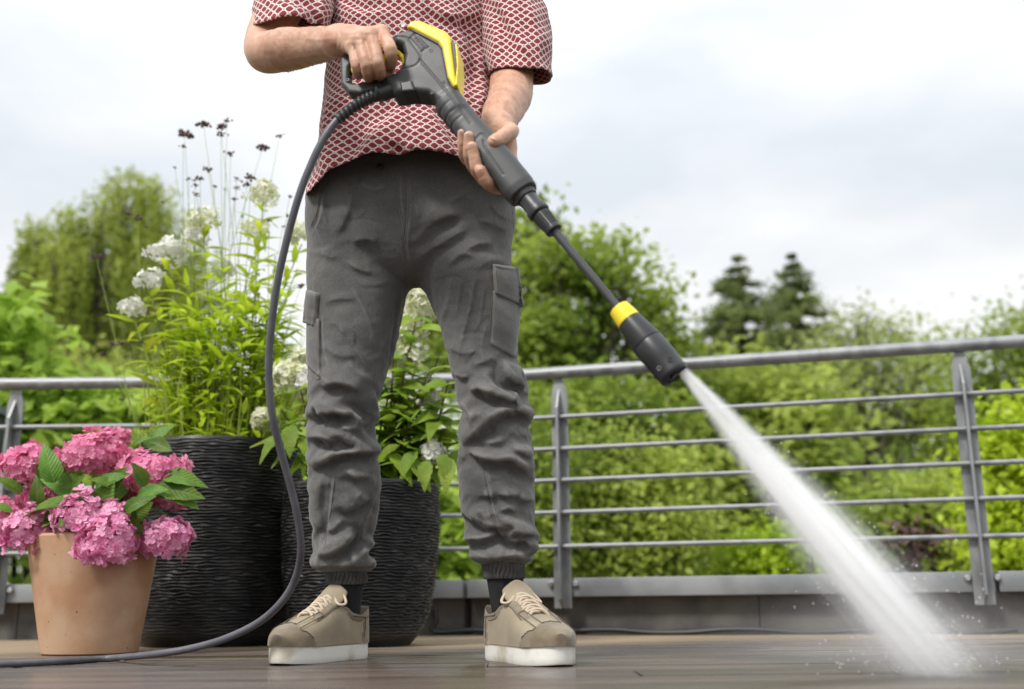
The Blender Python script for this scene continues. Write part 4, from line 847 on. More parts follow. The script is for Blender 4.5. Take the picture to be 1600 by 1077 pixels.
def drape(V, F, fz, fh, shell, pin, iters=60, bend=.26, grav=2.0e-5):
    """relax a garment that is cut longer than the limb inside it, so that it buckles into folds"""
    E = np.concatenate([F[:, [0, 1]], F[:, [1, 2]], F[:, [2, 3]], F[:, [3, 0]]]); E = np.unique(np.sort(E, 1), axis=0)
    Dg = np.concatenate([F[:, [0, 2]], F[:, [1, 3]]])
    # two-ring pairs along opposite edges resist bending
    n = len(V); key = {}
    ef = np.concatenate([F[:, [0, 1]], F[:, [1, 2]], F[:, [2, 3]], F[:, [3, 0]]]); op = np.concatenate([F[:, [3, 2]], F[:, [0, 3]], F[:, [1, 0]], F[:, [2, 1]]])
    sw = ef[:, 0] > ef[:, 1]; ef[sw] = ef[sw][:, ::-1]; op[sw] = op[sw][:, ::-1]; o = np.lexsort((ef[:, 1], ef[:, 0])); ef, op = ef[o], op[o]
    same = (ef[1:] == ef[:-1]).all(1); i = np.nonzero(same)[0]; Bd = np.concatenate([op[i][:, [0]], op[i+1][:, [0]]], 1), np.concatenate([op[i][:, [1]], op[i+1][:, [1]]], 1); Bd = np.concatenate(Bd)
    def rest(P, s=1.0):
        d = V[P[:, 0]]-V[P[:, 1]]; zc = (V[P[:, 0], 2]+V[P[:, 1], 2])/2; return np.sqrt((d[:, 0]**2+d[:, 1]**2)*fh(zc)**2+d[:, 2]**2*fz(zc)**2)*s
    C = [(E, rest(E), 1.0), (Dg, rest(Dg), .35), (Bd, rest(Bd, 1.0), bend)]
    A = np.concatenate([c[0] for c in C]); Lr = np.concatenate([c[1] for c in C]); K = np.concatenate([np.full(len(c[0]), c[2]) for c in C])
    wsum = np.bincount(A[:, 0], K, n)+np.bincount(A[:, 1], K, n); om = 1.5/np.maximum(wsum, 1e-6)
    idx_ = np.concatenate([A[:, 1], A[:, 0]]); od = np.argsort(idx_, kind='stable'); sg = np.where(od < len(A), 1.0, -1.0)[:, None]; od = od % len(A); us, st_ = np.unique(idx_[np.argsort(idx_, kind='stable')], return_index=True)
    X = V.copy(); X0 = V.copy(); Xp = X.copy(); fr = (~pin).astype(float)
    for it_ in range(iters):
        vel = (X-Xp)*.86; Xp = X.copy(); X = X+vel*fr[:, None]; X[:, 2] -= grav*fr
        for _ in range(4):
            d = X[A[:, 0]]-X[A[:, 1]]; l = np.linalg.norm(d, axis=1)+1e-9; g = (K*(l-Lr)/l*.5)[:, None]*d
            dx = np.add.reduceat(g[od]*sg, st_, axis=0)
            X[us] += dx*(om*fr)[us][:, None]*1.25
        X = shell(X); X[pin] = X0[pin]
    return X
V, F = surf(pantf, lo, hi, .0072); V = relax(V, F, 8); Nn = normals(V, F)
ST = []
def s(w_, a, side, *pts): ST.append((pts, w_, a, side))
# hips and upper thighs
s(5, 4, -1, (500, 285), (504, 324), (513, 361)); s(6, 5, -1, (551, 296), (543, 334), (525, 369)); s(6, 5, 1, (556, 286), (584, 296), (608, 291)); s(6, 5, 1, (552, 378), (573, 373), (592, 379)); s(4, 4, 1, (540, 408), (560, 421), (584, 427)); s(4, 3, 1, (500, 395), (515, 402), (530, 400))
s(9, 11, 1, (638, 384), (669, 352), (698, 338), (724, 333)); s(7, 6, 1, (644, 408), (678, 386), (714, 366), (736, 354)); s(4, 5, 1, (726, 392), (747, 383), (772, 380)); s(4, 5, 1, (702, 414), (721, 398), (742, 401)); s(4, 3, 1, (696, 320), (720, 309), (745, 312)); s(4, 3, 1, (765, 318), (780, 335), (797, 345)); s(5, 4, 1, (745, 345), (770, 350), (796, 362)); s(3.5, 3, -1, (650, 318), (655, 338), (652, 352)); s(4, 3, 1, (744, 420), (770, 408), (800, 415))
# thighs
s(5, 4.5, 0, (544, 437), (562, 472), (579, 513), (590, 562)); s(3.5, 3, 1, (506, 474), (528, 468), (557, 468)); s(3.5, 2.5, 1, (515, 505), (528, 510), (538, 525)); s(4, 3, 1, (505, 540), (530, 556), (560, 556)); s(3, 2.5, 0, (625, 432), (622, 492), (594, 543), (583, 582)); s(4, 3, -1, (545, 560), (556, 578), (575, 590))
s(5, 4.5, -1, (742, 425), (736, 470), (724, 520), (716, 556)); s(4, 3.5, 0, (704, 430), (700, 470), (690, 500)); s(4, 3, -1, (722, 430), (716, 470), (712, 500)); s(4, 3, -1, (757, 445), (752, 480), (746, 515)); s(5, 4, 1, (700, 540), (722, 552), (748, 548)); s(4, 3, 1, (735, 570), (755, 566), (775, 558)); s(4, 3, 0, (760, 500), (752, 540), (756, 570)); s(4, 3.5, 1, (708, 582), (722, 590), (732, 586))
# knee on the left
s(5, 8, 1, (503, 606), (525, 599), (550, 605), (562, 614)); s(5, 13, 1, (485, 648), (503, 646), (525, 644), (548, 649)); s(4, 6, -1, (528, 638), (545, 643), (560, 652), (568, 664)); s(5, 13, 1, (487, 683), (500, 683), (515, 688), (534, 694), (555, 699)); s(5, 14, 1, (492, 731), (510, 720), (522, 711), (550, 707), (594, 704)); s(5, 4.5, 0, (564, 666), (570, 684), (584, 697), (596, 708)); s(5, 4, 0, (504, 612), (512, 630), (524, 634)); s(4, 5, 1, (530, 668), (545, 672), (560, 668)); s(4, 4, -1, (585, 610), (590, 640), (594, 660))
# shin and gather on the left
s(5, 5, -1, (503, 742), (499, 791), (502, 818), (495, 834)); s(6, 7, 1, (534, 800), (552, 790), (575, 775)); s(6, 13, 1, (500, 869), (522, 862), (538, 849), (557, 830)); s(5, 6, 1, (540, 735), (555, 745), (575, 742)); s(4, 4, 1, (515, 830), (527, 822), (535, 810)); s(5, 7, -1, (583, 842), (572, 858), (566, 872)); s(5, 8, 1, (528, 890), (548, 884), (570, 884), (588, 876)); s(4, 6, 1, (489, 893), (506, 884), (524, 876)); s(4, 5, 1, (548, 862), (550, 874), (558, 882))
# knee on the right
s(6, 13, 1, (786, 562), (789, 582), (801, 595), (818, 605), (825, 617)); s(5, 14, 1, (748, 604), (768, 615), (794, 624), (822, 632)); s(6, 13, 1, (722, 695), (742, 679), (764, 657), (790, 642), (808, 641), (822, 649), (831, 666)); s(5, 10, 1, (716, 628), (730, 643), (737, 662)); s(5.5, 14, 1, (730, 702), (751, 714), (774, 719), (798, 718), (811, 728), (828, 744)); s(4, 6, 1, (733, 612), (748, 608), (765, 622)); s(4, 5, 0, (740, 668), (744, 650), (756, 640)); s(4, 6, 1, (796, 700), (812, 706), (826, 716)); s(3, 4, -1, (818, 668), (824, 690), (832, 712)); s(4, 4, 1, (745, 690), (770, 692), (790, 688))
# shin and gather on the right
s(5, 11, 1, (725, 797), (743, 810), (760, 818), (780, 823), (804, 830), (827, 834), (838, 842)); s(5, 10, 1, (731, 840), (753, 842), (767, 837), (780, 831)); s(4.5, 11, 1, (778, 832), (792, 835), (800, 845), (814, 844), (826, 850), (830, 864)); s(4, 4.5, 1, (778, 772), (797, 775), (812, 772)); s(4, 5, 1, (808, 775), (822, 782), (836, 780)); s(4, 4, 1, (752, 812), (764, 806), (775, 800)); s(4, 4, 1, (755, 770), (764, 776), (772, 772)); s(4, 4, 1, (780, 800), (795, 795), (806, 802)); s(5, 8, 1, (737, 864), (757, 871), (775, 872), (803, 868), (824, 874)); s(4, 6, -1, (826, 846), (830, 858), (824, 868))
# seams
for pts in [[(634, 262), (636, 330), (632, 380), (640, 425)], [(621, 265), (622, 318), (628, 350)], [(500, 480), (502, 540), (512, 590)], [(620, 470), (612, 540), (605, 590)], [(518, 735), (512, 800), (506, 866)], [(592, 748), (570, 810), (560, 850)], [(757, 732), (768, 800), (778, 832)], [(503, 290), (496, 340), (484, 365)]]:
    ST.append((pts, 1.9, -3.0, 0)); ST.append(([(a+4.5, b) for a, b in pts], 2.4, 1.6, 0))
zk = at(640, 675, 2.25).z; za = at(640, 862, 2.3).z; zh_ = at(640, 600, 2.25).z; zbot = max(TL[0, 0], TR[0, 0])
D = 1.7*folds(V, Nn, [(q_[0], q_[1]*1.1, q_[2]*(.55 if sum(p_[1] for p_ in q_[0])/len(q_[0]) < 585 else 1), q_[3]) for q_ in ST if q_[1] > 3])+.0065*nz(V, (6, 6, 5), 5, 2)
D *= np.clip((V[:, 2]-zbot)/.03+.1, 0, 1)*np.clip((zw-V[:, 2])/.05, .2, 1)
fz_ = lambda z: 1.0+.06*np.exp(-((z-zk)/.085)**2)+.012*np.clip((zcr-z)/.2, 0, 1)+.09*np.exp(-((z-za)/.045)**2)
fh_ = lambda z: 1.003+.03*np.exp(-((z-za)/.05)**2)
kb = np.exp(-((V[:, 2]-zk)/.10)**2)+np.exp(-((V[:, 2]-za)/.06)**2); lim = .012+.012*np.clip(kb, 0, 1); Vr, Nr = V.copy(), Nn.copy()
def shell(X):                                # the leg inside and the cut outside keep the cloth near its place
    d = ((X-Vr)*Nr).sum(1); c = np.clip(d, -lim, lim*.9); X = X+Nr*(c-d)[:, None]; tg = X-Vr-Nr*c[:, None]; return X-tg*.02
V1 = V+Nn*D[:, None]; pin = (V[:, 2] > zw-.03) | (V[:, 2] < np.where(V[:, 0] < (TL[0, 1]+TR[0, 1])/2, TL[0, 0], TR[0, 0])+.010)
V1[pin] = V[pin]
Vb = V.copy(); V = drape(V1, F, fz_, fh_, shell, pin)
pants = obj('trousers', V, F, MT['pants'], person); md = pants.modifiers.new('sub', 'SUBSURF'); md.levels = 1; md.render_levels = 1
bpy.context.view_layer.update(); me2 = bpy.data.meshes.new_from_object(pants.evaluated_get(bpy.context.evaluated_depsgraph_get())); pants.modifiers.clear()
V = np.empty(len(me2.vertices)*3, np.float32); me2.vertices.foreach_get('co', V); V = V.reshape(-1, 3).astype(float); F = np.empty(len(me2.loops), np.int32); me2.loops.foreach_get('vertex_index', F); F = F.reshape(-1, 4)
Nn = normals(V, F); rs_ = random.Random(5); FN = [(q_[0], q_[1]*.5, q_[2]*.22, q_[3]) for q_ in ST if q_[1] > 3]+[q_ for q_ in ST if q_[1] <= 3]
for _ in range(60):                          # small sharp creases
    v0 = rs_.uniform(275, 875); T_ = rs_.choice('LR'); rows_ = LEG[T_][2]; xl = np.interp(v0, [q_[0] for q_ in rows_], [q_[1] for q_ in rows_]); xr = np.interp(v0, [q_[0] for q_ in rows_], [q_[2] for q_ in rows_]); u0 = rs_.uniform(xl+6, xr-6)
    an = rs_.gauss(0, .9); L2 = rs_.uniform(10, 32); bd_ = rs_.uniform(-5, 5); c2, s2_ = math.cos(an), math.sin(an)
    FN.append((((u0-c2*L2, v0-s2_*L2), (u0-s2_*bd_, v0+c2*bd_), (u0+c2*L2, v0+s2_*L2)), rs_.uniform(1.8, 2.8), rs_.uniform(.5, 1.2), rs_.choice((-1, 1))))
V = V+Nn*(folds(V, Nn, FN)+.0007*nz(V, (45, 45, 60), 8, 2))[:, None]
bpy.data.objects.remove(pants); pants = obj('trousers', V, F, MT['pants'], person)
from mathutils.bvhtree import BVHTree
BV = BVHTree.FromPolygons([tuple(v) for v in V], [tuple(f) for f in F])
def onpants(u, v, lift=0.0):
    d = ray(u, v).normalized(); h = BV.ray_cast(CAM, d)
    if h[0] is None: return None
    return h[0]+h[1]*lift, h[1]
def patch(name, poly, nu, nv, lift, th, parent, matx, bulge=.004):
    """a sewn-on cloth patch: four corners measured on the cloth, laid onto the surface"""
    (a, b, c, d) = poly; G_ = []; last = None
    for j in range(nv+1):
        for i in range(nu+1):
            s_, t = i/nu, j/nv; u = (a[0]*(1-s_)+b[0]*s_)*(1-t)+(d[0]*(1-s_)+c[0]*s_)*t; v = (a[1]*(1-s_)+b[1]*s_)*(1-t)+(d[1]*(1-s_)+c[1]*s_)*t
            h = onpants(u, v); uu = u
            while h is None and abs(uu-u) < 60:
                uu += 1.5 if u < 640 else -1.5; h = onpants(uu, v)
            p, n_ = h; ex = (at(u, v, p.y)-at(uu, v, p.y))*.7
            bl = bulge*math.sin(math.pi*s_)*math.sin(math.pi*min(1, t*1.05)); G_.append((p+ex+Vector((0, -1, 0)).lerp(n_, .5).normalized()*(lift+bl), n_))
    n_ = (nu+1)*(nv+1); V_ = [g[0] for g in G_]+[g[0]-g[1]*(th) for g in G_]; F_ = []
    for j in range(nv):
        for i in range(nu):
            q = j*(nu+1)+i; F_.append((q, q+nu+1, q+nu+2, q+1))
    rim = [i for i in range(nu+1)]+[j*(nu+1)+nu for j in range(1, nv+1)]+[nv*(nu+1)+i for i in range(nu-1, -1, -1)]+[j*(nu+1) for j in range(nv-1, 0, -1)]
    for i in range(len(rim)): p_, q = rim[i], rim[(i+1) % len(rim)]; F_.append((p_, q, q+n_, p_+n_))
    return obj(name, V_, F_, matx, parent)
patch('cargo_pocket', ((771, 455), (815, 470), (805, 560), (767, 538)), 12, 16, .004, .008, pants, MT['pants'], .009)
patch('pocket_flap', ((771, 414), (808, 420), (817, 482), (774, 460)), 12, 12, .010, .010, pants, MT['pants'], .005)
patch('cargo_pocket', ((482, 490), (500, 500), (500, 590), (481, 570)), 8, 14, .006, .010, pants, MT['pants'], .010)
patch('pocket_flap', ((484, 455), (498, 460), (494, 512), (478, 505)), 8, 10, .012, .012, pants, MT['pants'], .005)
# stitched seam threads laid on the cloth
bpy.context.view_layer.update()
MT['thread'] = mat('seam_thread', (.20, .19, .175), None, rough=.9)
for line in ([(621, 262), (622, 318), (629, 352), (633, 380)], [(636, 262), (637, 320), (634, 372)], [(774, 416), (807, 423)], [(777, 461), (814, 482)], [(774, 420), (778, 458)], [(501, 470), (502, 540), (501, 586), (494, 594)], [(768, 470), (768, 536), (803, 558)], [(591, 752), (570, 808), (560, 842)], [(523, 742), (516, 800), (506, 858)], [(758, 735), (770, 790), (778, 818)], [(500, 292), (495, 330), (486, 352)], [(795, 300), (801, 330), (803, 360)]):
    P = []
    for q in spline([Vector((a, b, 0)) for a, b in line], 10) if len(line) > 2 else [Vector((*line[0], 0)).lerp(Vector((*line[1], 0)), k_/10) for k_ in range(11)]:
        best = None
        d_ = ray(q.x, q.y).normalized()
        for ob in [pants]+list(pants.children):
            hit_ = ob.ray_cast(CAM, d_) if ob.type == 'MESH' else (False,)
            if hit_[0] and (best is None or (hit_[1]-CAM).length < (best-CAM).length): best = hit_[1]
        if best is not None and (not P or (best-P[-1]).length < .03): P.append(best-d_*.0010)
    if len(P) > 2: m_ = MB(); m_.add(*tube_g(P, .0007, 5)); m_.build('stitch_line', MT['thread'], pants)
# ---- cuffs, socks
def cuff(name, c0, c1, r0, r1, matx, ribs=46, amp=.0016, par=None):
    ax = (c1-c0); n = 184; prof = [(0, .95), (.03, 1.0), (.5, .99), (.97, 1.0), (1, .93)]; V_ = []; F_ = []
    for i in range(13):
        t = i/12; c = c0+ax*t; rr_ = r0+(r1-r0)*t; e_ = .94 if i in (0, 12) else 1
        for j in range(n):
            a = 2*math.pi*j/n; q = rr_*e_+amp*math.sin(ribs*a+2.2*math.sin(t*5+3*a))*(1-.3*math.cos(t*9)); V_.append(c+Vector((math.cos(a)*q, math.sin(a)*q*1.08, 0)))
    for i in range(12):
        for j in range(n): k2 = (j+1) % n; F_.append((i*n+j, i*n+k2, (i+1)*n+k2, (i+1)*n+j))
    return obj(name, V_, F_, matx, par)
for (u0, v0, u1, v1, Y, hw0, hw1) in ((541, 914, 541, 884, 2.345, 30.5, 32), (788, 905, 786, 872, 2.238, 31.5, 33)):
    a, b = at(u0, v0, Y), at(u1, v1, Y); cuff('cuff', a, b, hw0*mpp(a), hw1*mpp(a), MT['rib'], 34, .0026, par=pants)
# ---- shoes
MT['thread2'] = mat('shoe_thread', (.12, .095, .062), None, rough=.9)
def shoe(heel, toe, heel_w, sc=1.0, label=None, side=1):
    heel, toe = Vector(heel), Vector(toe); X = (toe-heel); L_ = X.length; X.normalize(); Z = Vector((0, 0, 1)); Yv = Z.cross(X)
    root = bpy.data.objects.new('shoe', None); link(root, person); root.matrix_basis = Matrix.Translation(heel)
    def W(x_, y_, z_): return heel+X*x_+Yv*y_*1.06+Z*z_*1.16
    # plan half widths (outer, inner) along the length
    t = (1-np.cos(np.pi*np.linspace(0, 1, 41)))/2
    hw = L_*np.interp(t, [0, .1, .2, .3, .4, .5, .6, .7, .8, .9, 1], [.120, .120, .118, .116, .120, .132, .146, .155, .156, .150, .14])*(1-(1-np.minimum(t/.20, 1))**2.1)**(1/2.1)*(1-(1-np.minimum((1-t)/.33, 1))**2.1)**(1/2.1)+.0004
    cyo = L_*np.interp(t, [0, .3, .6, .8, 1], [0, -.004, .006, .004, -.020])*side
    # sole
    prof = [(.90, 0.0), (.985, .003), (1.0, .010), (1.0, .030), (.985, .0355), (.90, .036)]; V_ = []; F_ = []; ring = [(L_*t[i], cyo[i]+hw[i]) for i in range(41)]+[(L_*t[i], cyo[i]-hw[i]) for i in range(39, 0, -1)]; n = len(ring)
    for k_, z_ in prof:
        for (x_, y_) in ring:
            cx, cyy = L_*.5, 0; tt = x_/L_; lift = .003*max(0, (tt-.78)/.22)**2
            q = (1-(1-k_)*.35); V_.append(W(cx+(x_-cx)*(1-(1-k_)*.12), y_*q, z_+lift+(.004*max(0, .2-tt)*5 if z_ > .02 else 0)))
    for i in range(len(prof)-1):
        for j in range(n): k2 = (j+1) % n; F_.append((i*n+j, (i+1)*n+j, (i+1)*n+k2, i*n+k2))
    F_.append(tuple(range(n))); F_.append(tuple((len(prof)-1)*n+j for j in range(n-1, -1, -1)))
    so_ = obj('sole', V_, F_, MT['sole'], root); sharp(so_, 40)
    m_ = MB(); gr_ = [W(x_*1.0, y_*1.004, .0285+.003*max(0, (x_/L_-.78)/.22)**2) for x_, y_ in ring]; m_.add(*tube_g(gr_+[gr_[0]], .0011, 5, False)); m_.build('welt', MT['canvas'], root)
    # upper: rows along the length, columns from one edge over the top to the other
    NS, NC = 64, 45; V_ = []; F_ = []; mi = []
    S_ = .002+.9965*(1-np.cos(np.pi*np.linspace(0, 1, NS)))/2
    topz = np.interp(S_, [0, .03, .1, .2, .3, .38, .5, .6, .7, .8, .88, .94, .985], [.080, .091, .087, .077, .082, .105, .098, .084, .073, .066, .0605, .055, .0475])
    opn = (S_ < .36)
    for i in range(NS):
        s_ = S_[i]; h = np.interp(s_, t, hw)*1.012; cyy = np.interp(s_, t, cyo); zt = topz[i]
        wtop = np.interp(s_, [0, .1, .3, .45, .6, .8, 1], [.90, .90, .86, .40, .46, .60, .7]); bz = .026+.003*max(0, (s_-.78)/.22)**2
        for j in range(NC):
            a = -1+2*j/(NC-1); ph_ = a*math.pi/2
            if s_ < .36: # ankle opening: walls that curl in at the collar
                w_ = abs(a); up_ = min(1, (1-w_)/.55); yy = np.sign(a)*(h*(1-(1-wtop)*up_**1.6)); zz = bz+(zt-bz)*up_**.9
                if w_ < .45: yy = np.sign(a)*h*wtop*(w_/.45)**.5; zz = zt-(.035*(1-(w_/.45))**.7+.004)*min(1, max(0, (s_-.035)/.05))
            else:
                cc = math.cos(ph_); yy = h*np.sign(a)*abs(math.sin(ph_))**(.78); zz = bz+(zt-bz)*abs(cc)**(.62)
            pan = 0
            if .36 <= s_ < .70 and .22 < abs(a) < .46-.12*(s_-.36): pan = 1     # eyestay
            if s_ > .80+.08*abs(a)**.5-.13*(abs(a) > .55)*(abs(a)-.55)/.45: pan = 1     # toe guard
            if s_ < .13+.10*(abs(a)-.4): pan = 1                                   # heel counter
            if .05 < s_ < .36 and .45 < abs(a) < .56: pan = 1                       # collar band
            lf = .0026 if pan else 0; nrm = math.hypot(yy/h, .6); V_.append(W(L_*(s_+.013*max(0, (s_-.88)/.12)**2), cyy+yy*(1+lf/h), zz+lf*.7)); mi.append(pan)
    MI = []
    for i in range(NS-1):
        for j in range(NC-1): q = i*NC+j; F_.append((q, q+NC, q+NC+1, q+1)); MI.append(1 if mi[q]+mi[q+1]+mi[q+NC]+mi[q+NC+1] > 1 else 0)
    F_.append(tuple(range(NC))); MI.append(1); F_.append(tuple((NS-1)*NC+j for j in range(NC-1, -1, -1))); MI.append(1)
    up_ = obj('upper', V_, F_, [MT['canvas'], MT['suede']], root, mi=MI); md = up_.modifiers.new('sub', 'SUBSURF'); md.levels = 1; md.render_levels = 1
    Gd = np.array([tuple(v) for v in V_])[:NS*NC].reshape(NS, NC, 3); PN = np.array(mi).reshape(NS, NC); paths = []
    paths.append([Gd[min(i for i in range(NS) if S_[i] > .6 and (PN[i, j] or i == NS-1)), j] for j in range(2, NC-2)])
    for sg_ in (-1, 1):
        for lo_, hi_, aa in ((.37, .69, .475), (.05, .34, .58)):
            paths.append([Gd[i, int(round((1+sg_*(aa-(.10*(S_[i]-.36) if lo_ > .3 else 0)))/2*(NC-1)))] for i in range(NS) if lo_ < S_[i] < hi_])
        paths.append([Gd[i, j] for j in range(2, NC-2) for i in [max([i for i in range(NS) if S_[i] < .3 and PN[i, j]] or [0])] if (j < NC*.26 if sg_ < 0 else j > NC*.74)])
    ctr = np.array(W(L_*.5, 0, .03))
    for pth in paths:
        if len(pth) < 3: continue
        m_ = MB(); m_.add(*tube_g([Vector(p+(p-ctr)/np.linalg.norm(p-ctr)*.0009) for p in pth], .0009, 5)); m_.build('stitch_line', MT['thread2'], root)
    # tongue
    tg = [(.350, .131, .026), (.360, .126, .032), (.385, .117, .034), (.42, .108, .031), (.48, .100, .027), (.56, .091, .020)]; V_ = []; F_ = []
    for s_, z_, w_ in tg:
        for j in range(9): a = -1+j/4; V_.append(W(L_*s_-.004*abs(a)**2-(.012*abs(a)**3 if s_ < .355 else 0), a*w_, z_+.004-.012*a*a-(.010*abs(a)**3 if s_ < .355 else 0)))
    for i in range(len(tg)-1):
        for j in range(8): q = i*9+j; F_.append((q, q+9, q+10, q+1))
    to_ = obj('tongue', V_, F_, MT['canvas'], root); md = to_.modifiers.new('thick', 'SOLIDIFY'); md.thickness = .008; md = to_.modifiers.new('sub', 'SUBSURF'); md.levels = 2; md.render_levels = 2
    # laces: crossing bars and a bow knot
    for k_ in range(6):
        s_ = .40+.055*k_; zt = np.interp(s_, S_, topz); h = np.interp(s_, t, hw); w_ = h*.50
        for sg in (-1, 1):
            P = [W(L_*s_, sg*w_, zt-.012), W(L_*(s_-.010), sg*w_*.55, zt+.004), W(L_*(s_-.022), 0, zt+.0075+.002*sg), W(L_*(s_-.036), -sg*w_*.6, zt+.006), W(L_*(s_-.046), -sg*w_, zt-.008)]
            V2, F2 = tube_g(spline(P, 5), .0033, 6); m_ = MB(); m_.add(V2, F2); m_.build('lace', MT['lace'], root)
        for sg in (-1, 1):
            m_ = MB(); m_.add(*lathe_g([(0, .0035), (.0015, .003)], W(L_*s_, sg*(w_+.004), zt-.011), Z+Yv*sg, 8)); m_.build('eyelet', MT['cable'], root)
    zt = .108
    for sg in (-1, 1):
        P = [W(L_*.385, 0, zt+.004), W(L_*.36, sg*.018, zt+.010), W(L_*.40, sg*.038, zt-.010), W(L_*.45, sg*.03, zt-.012), W(L_*.40, sg*.008, zt+.004)]; m_ = MB(); m_.add(*tube_g(spline(P, 6), .0028, 6)); m_.build('lace', MT['lace'], root)
    return heel+X*.064
hL = at(556, 1030, 2.41); ank = [None, None]; ank[0] = shoe((hL.x+.012, 2.405, 0), flo(409, 1040)+Vector((.020, 0, 0)), 0, side=-1)
ank[1] = shoe((at(782, 1030, 2.30).x-.008, 2.30, 0), flo(882, 1042)+Vector((0, .0, 0)), 0, side=1)
for a_, (u, v, Y, rt2) in zip(ank, ((541, 900, 2.345, .036), (788, 888, 2.238, .0365))):
    tp_ = at(u, v, Y); P = spline([a_+Vector((0, 0, .045)), a_+Vector((0, 0, .085)), a_.lerp(tp_, .6)+Vector((0, 0, .035)), tp_], 8); nR = 160; V_, F_ = tube_g(P, [.027+(rt2-.027)*min(1, k_/(len(P)*.75)) for k_ in range(len(P))], nR)
    for k_ in range(len(P)):
        for j in range(nR):
            p = V_[k_*nR+j]; V_[k_*nR+j] = P[k_]+(p-P[k_])*(1+.012*math.sin(j*2*math.pi*52/nR))
    obj('sock', V_, F_, MT['sock'], person)
# ---- shirt
zt = 1.50; TS = []
TV = [(310, 486, 800), (285, 488, 798), (250, 494, 790), (200, 500, 776), (150, 506, 768), (100, 509, 766), (50, 510, 768), (0, 511, 770), (-60, 508, 772), (-120, 505, 775)]
TT = np.array(sorted([(at(640, v, 2.21).z, (at(a, v, 2.21).x+at(b, v, 2.21).x)/2, (at(b, v, 2.21).x-at(a, v, 2.21).x)/2) for v, a, b in TV]))
hemc = np.array([(486, 292), (500, 283), (530, 270), (570, 259), (610, 252), (655, 247), (700, 251), (735, 258), (770, 272), (800, 290)], float)
NR, NA = 200, 420; th = np.linspace(0, 2*np.pi, NA, endpoint=False); zt = TT[-1, 0]
fx = np.interp(np.cos(th), [-1, 1], [486, 800]); zh_f = np.array([at(u, np.interp(u, hemc[:, 0], hemc[:, 1]), 2.10).z for u in fx]); zside = at(486, 295, 2.21).z
front = np.clip((-np.sin(th)+.1)/.5, 0, 1); zhem = zh_f*front+(zside-.01)*(1-front)
tt = np.linspace(0, 1, NR); Z = zhem[None]*(1-tt[:, None])+zt*tt[:, None]
cx = np.interp(Z, TT[:, 0], TT[:, 1]); hw = np.interp(Z, TT[:, 0], TT[:, 2]); flare = 1+.035*np.exp(-((Z-zhem[None])/.05)**2)
ex = .82; c_, s_ = np.cos(th), np.sin(th); sx = np.sign(c_)*np.abs(c_)**ex; sy = np.sign(s_)*np.abs(s_)**ex
hd = .128+.012*np.clip((1.25-Z)/.2, 0, 1)
V = np.stack([cx+hw*flare*sx[None], 2.215+hd*flare*sy[None], Z], -1)
seg = np.linalg.norm(V[NR//2]-np.roll(V[NR//2], -1, 0), axis=1); arc = np.concatenate([[0], np.cumsum(seg)[:-1]]); U = np.repeat(arc[None], NR, 0); UVs = np.stack([U, Z], -1).reshape(-1, 2)
V = V.reshape(-1, 3); i, j = np.meshgrid(np.arange(NR-1), np.arange(NA), indexing='ij'); j2 = (j+1) % NA; F = np.stack([i*NA+j, i*NA+j2, (i+1)*NA+j2, (i+1)*NA+j], -1).reshape(-1, 4)
Nn = normals(V, F); SS = []
def s2(w_, a, side, *pts): SS.append((pts, w_, a, side))
s2(12, 9, 1, (640, 160), (600, 205), (560, 262)); s2(10, 8, -1, (660, 165), (690, 210), (715, 255)); s2(12, 9, 1, (520, 130), (515, 200), (505, 280)); s2(10, 7, 1, (745, 60), (752, 120), (745, 190)); s2(10, 7, -1, (700, 10), (720, 60), (745, 110)); s2(10, 6, 1, (590, 175), (575, 220), (540, 270)); s2(9, 6, 1, (640, 200), (645, 225), (640, 252)); s2(10, 6, -1, (520, 0), (560, 25), (610, 20)); s2(10, 7, 1, (670, 0), (700, 25), (755, 20)); s2(9, 6, 1, (725, 130), (735, 180), (728, 250)); s2(8, 5, 1, (600, 215), (640, 232), (700, 240))
SS.append(([(634, -30), (633, 60), (632, 150), (634, 262)], 3, 2.5, 0)); SS.append(([(645, -30), (644, 60), (643, 150), (645, 262)], 2.5, -2.2, 0))
D = 1.4*folds(V, Nn, SS)+.0060*nz(V, (7, 7, 4), 2, 2)+.0018*nz(V, (30, 30, 22), 6, 2)
V = V+Nn*D[:, None]
shirt = obj('shirt', V, F, MT['shirt'], person, uv=UVs); md = shirt.modifiers.new('thick', 'SOLIDIFY'); md.thickness = .0022; md.offset = -1
# shoulders close the shirt above the picture
m_ = MB(); topring = [V[(NR-1)*NA+k_] for k_ in range(NA)]
cT = np.mean(topring, axis=0); V_ = [tuple(p) for p in topring]; F_ = []
for q, (f, dz) in enumerate(((.93, .05), (.70, .11), (.42, .15), (.38, .165))):
    V_ += [tuple(cT+(p-cT)*np.array([f, f, 0])+np.array([0, 0, dz])) for p in topring]
    for k_ in range(NA): F_.append((q*NA+k_, q*NA+(k_+1) % NA, (q+1)*NA+(k_+1) % NA, (q+1)*NA+k_))
uvt = np.array([(arc[k_ % NA], zt+.06*(k_//NA)) for k_ in range(len(V_))]); obj('yoke', V_, F_, MT['shirt'], shirt, uv=uvt)
BVS = BVHTree.FromPolygons([tuple(v) for v in V], [tuple(f) for f in F])
for (u, v) in ((631, 40), (633, -40)):
    h = BVS.ray_cast(CAM, ray(u, v).normalized())
    if h[0] is not None:
        m_ = MB(); m_.add(*lathe_g([(0, .0055), (.002, .0058), (.003, .005), (.0022, .0038), (.0022, .001)], h[0]+h[1]*.0005, h[1], 18)); m_.build('button', MT['button'], shirt)
h = onpants(594, 262)
if h: m_ = MB(); m_.add(*lathe_g([(0, .007), (.003, .007), (.004, .005)], h[0]+Vector((0, -.001, 0)), Vector((0, -1, 0)), 16)); m_.build('button', MT['cable'], pants)
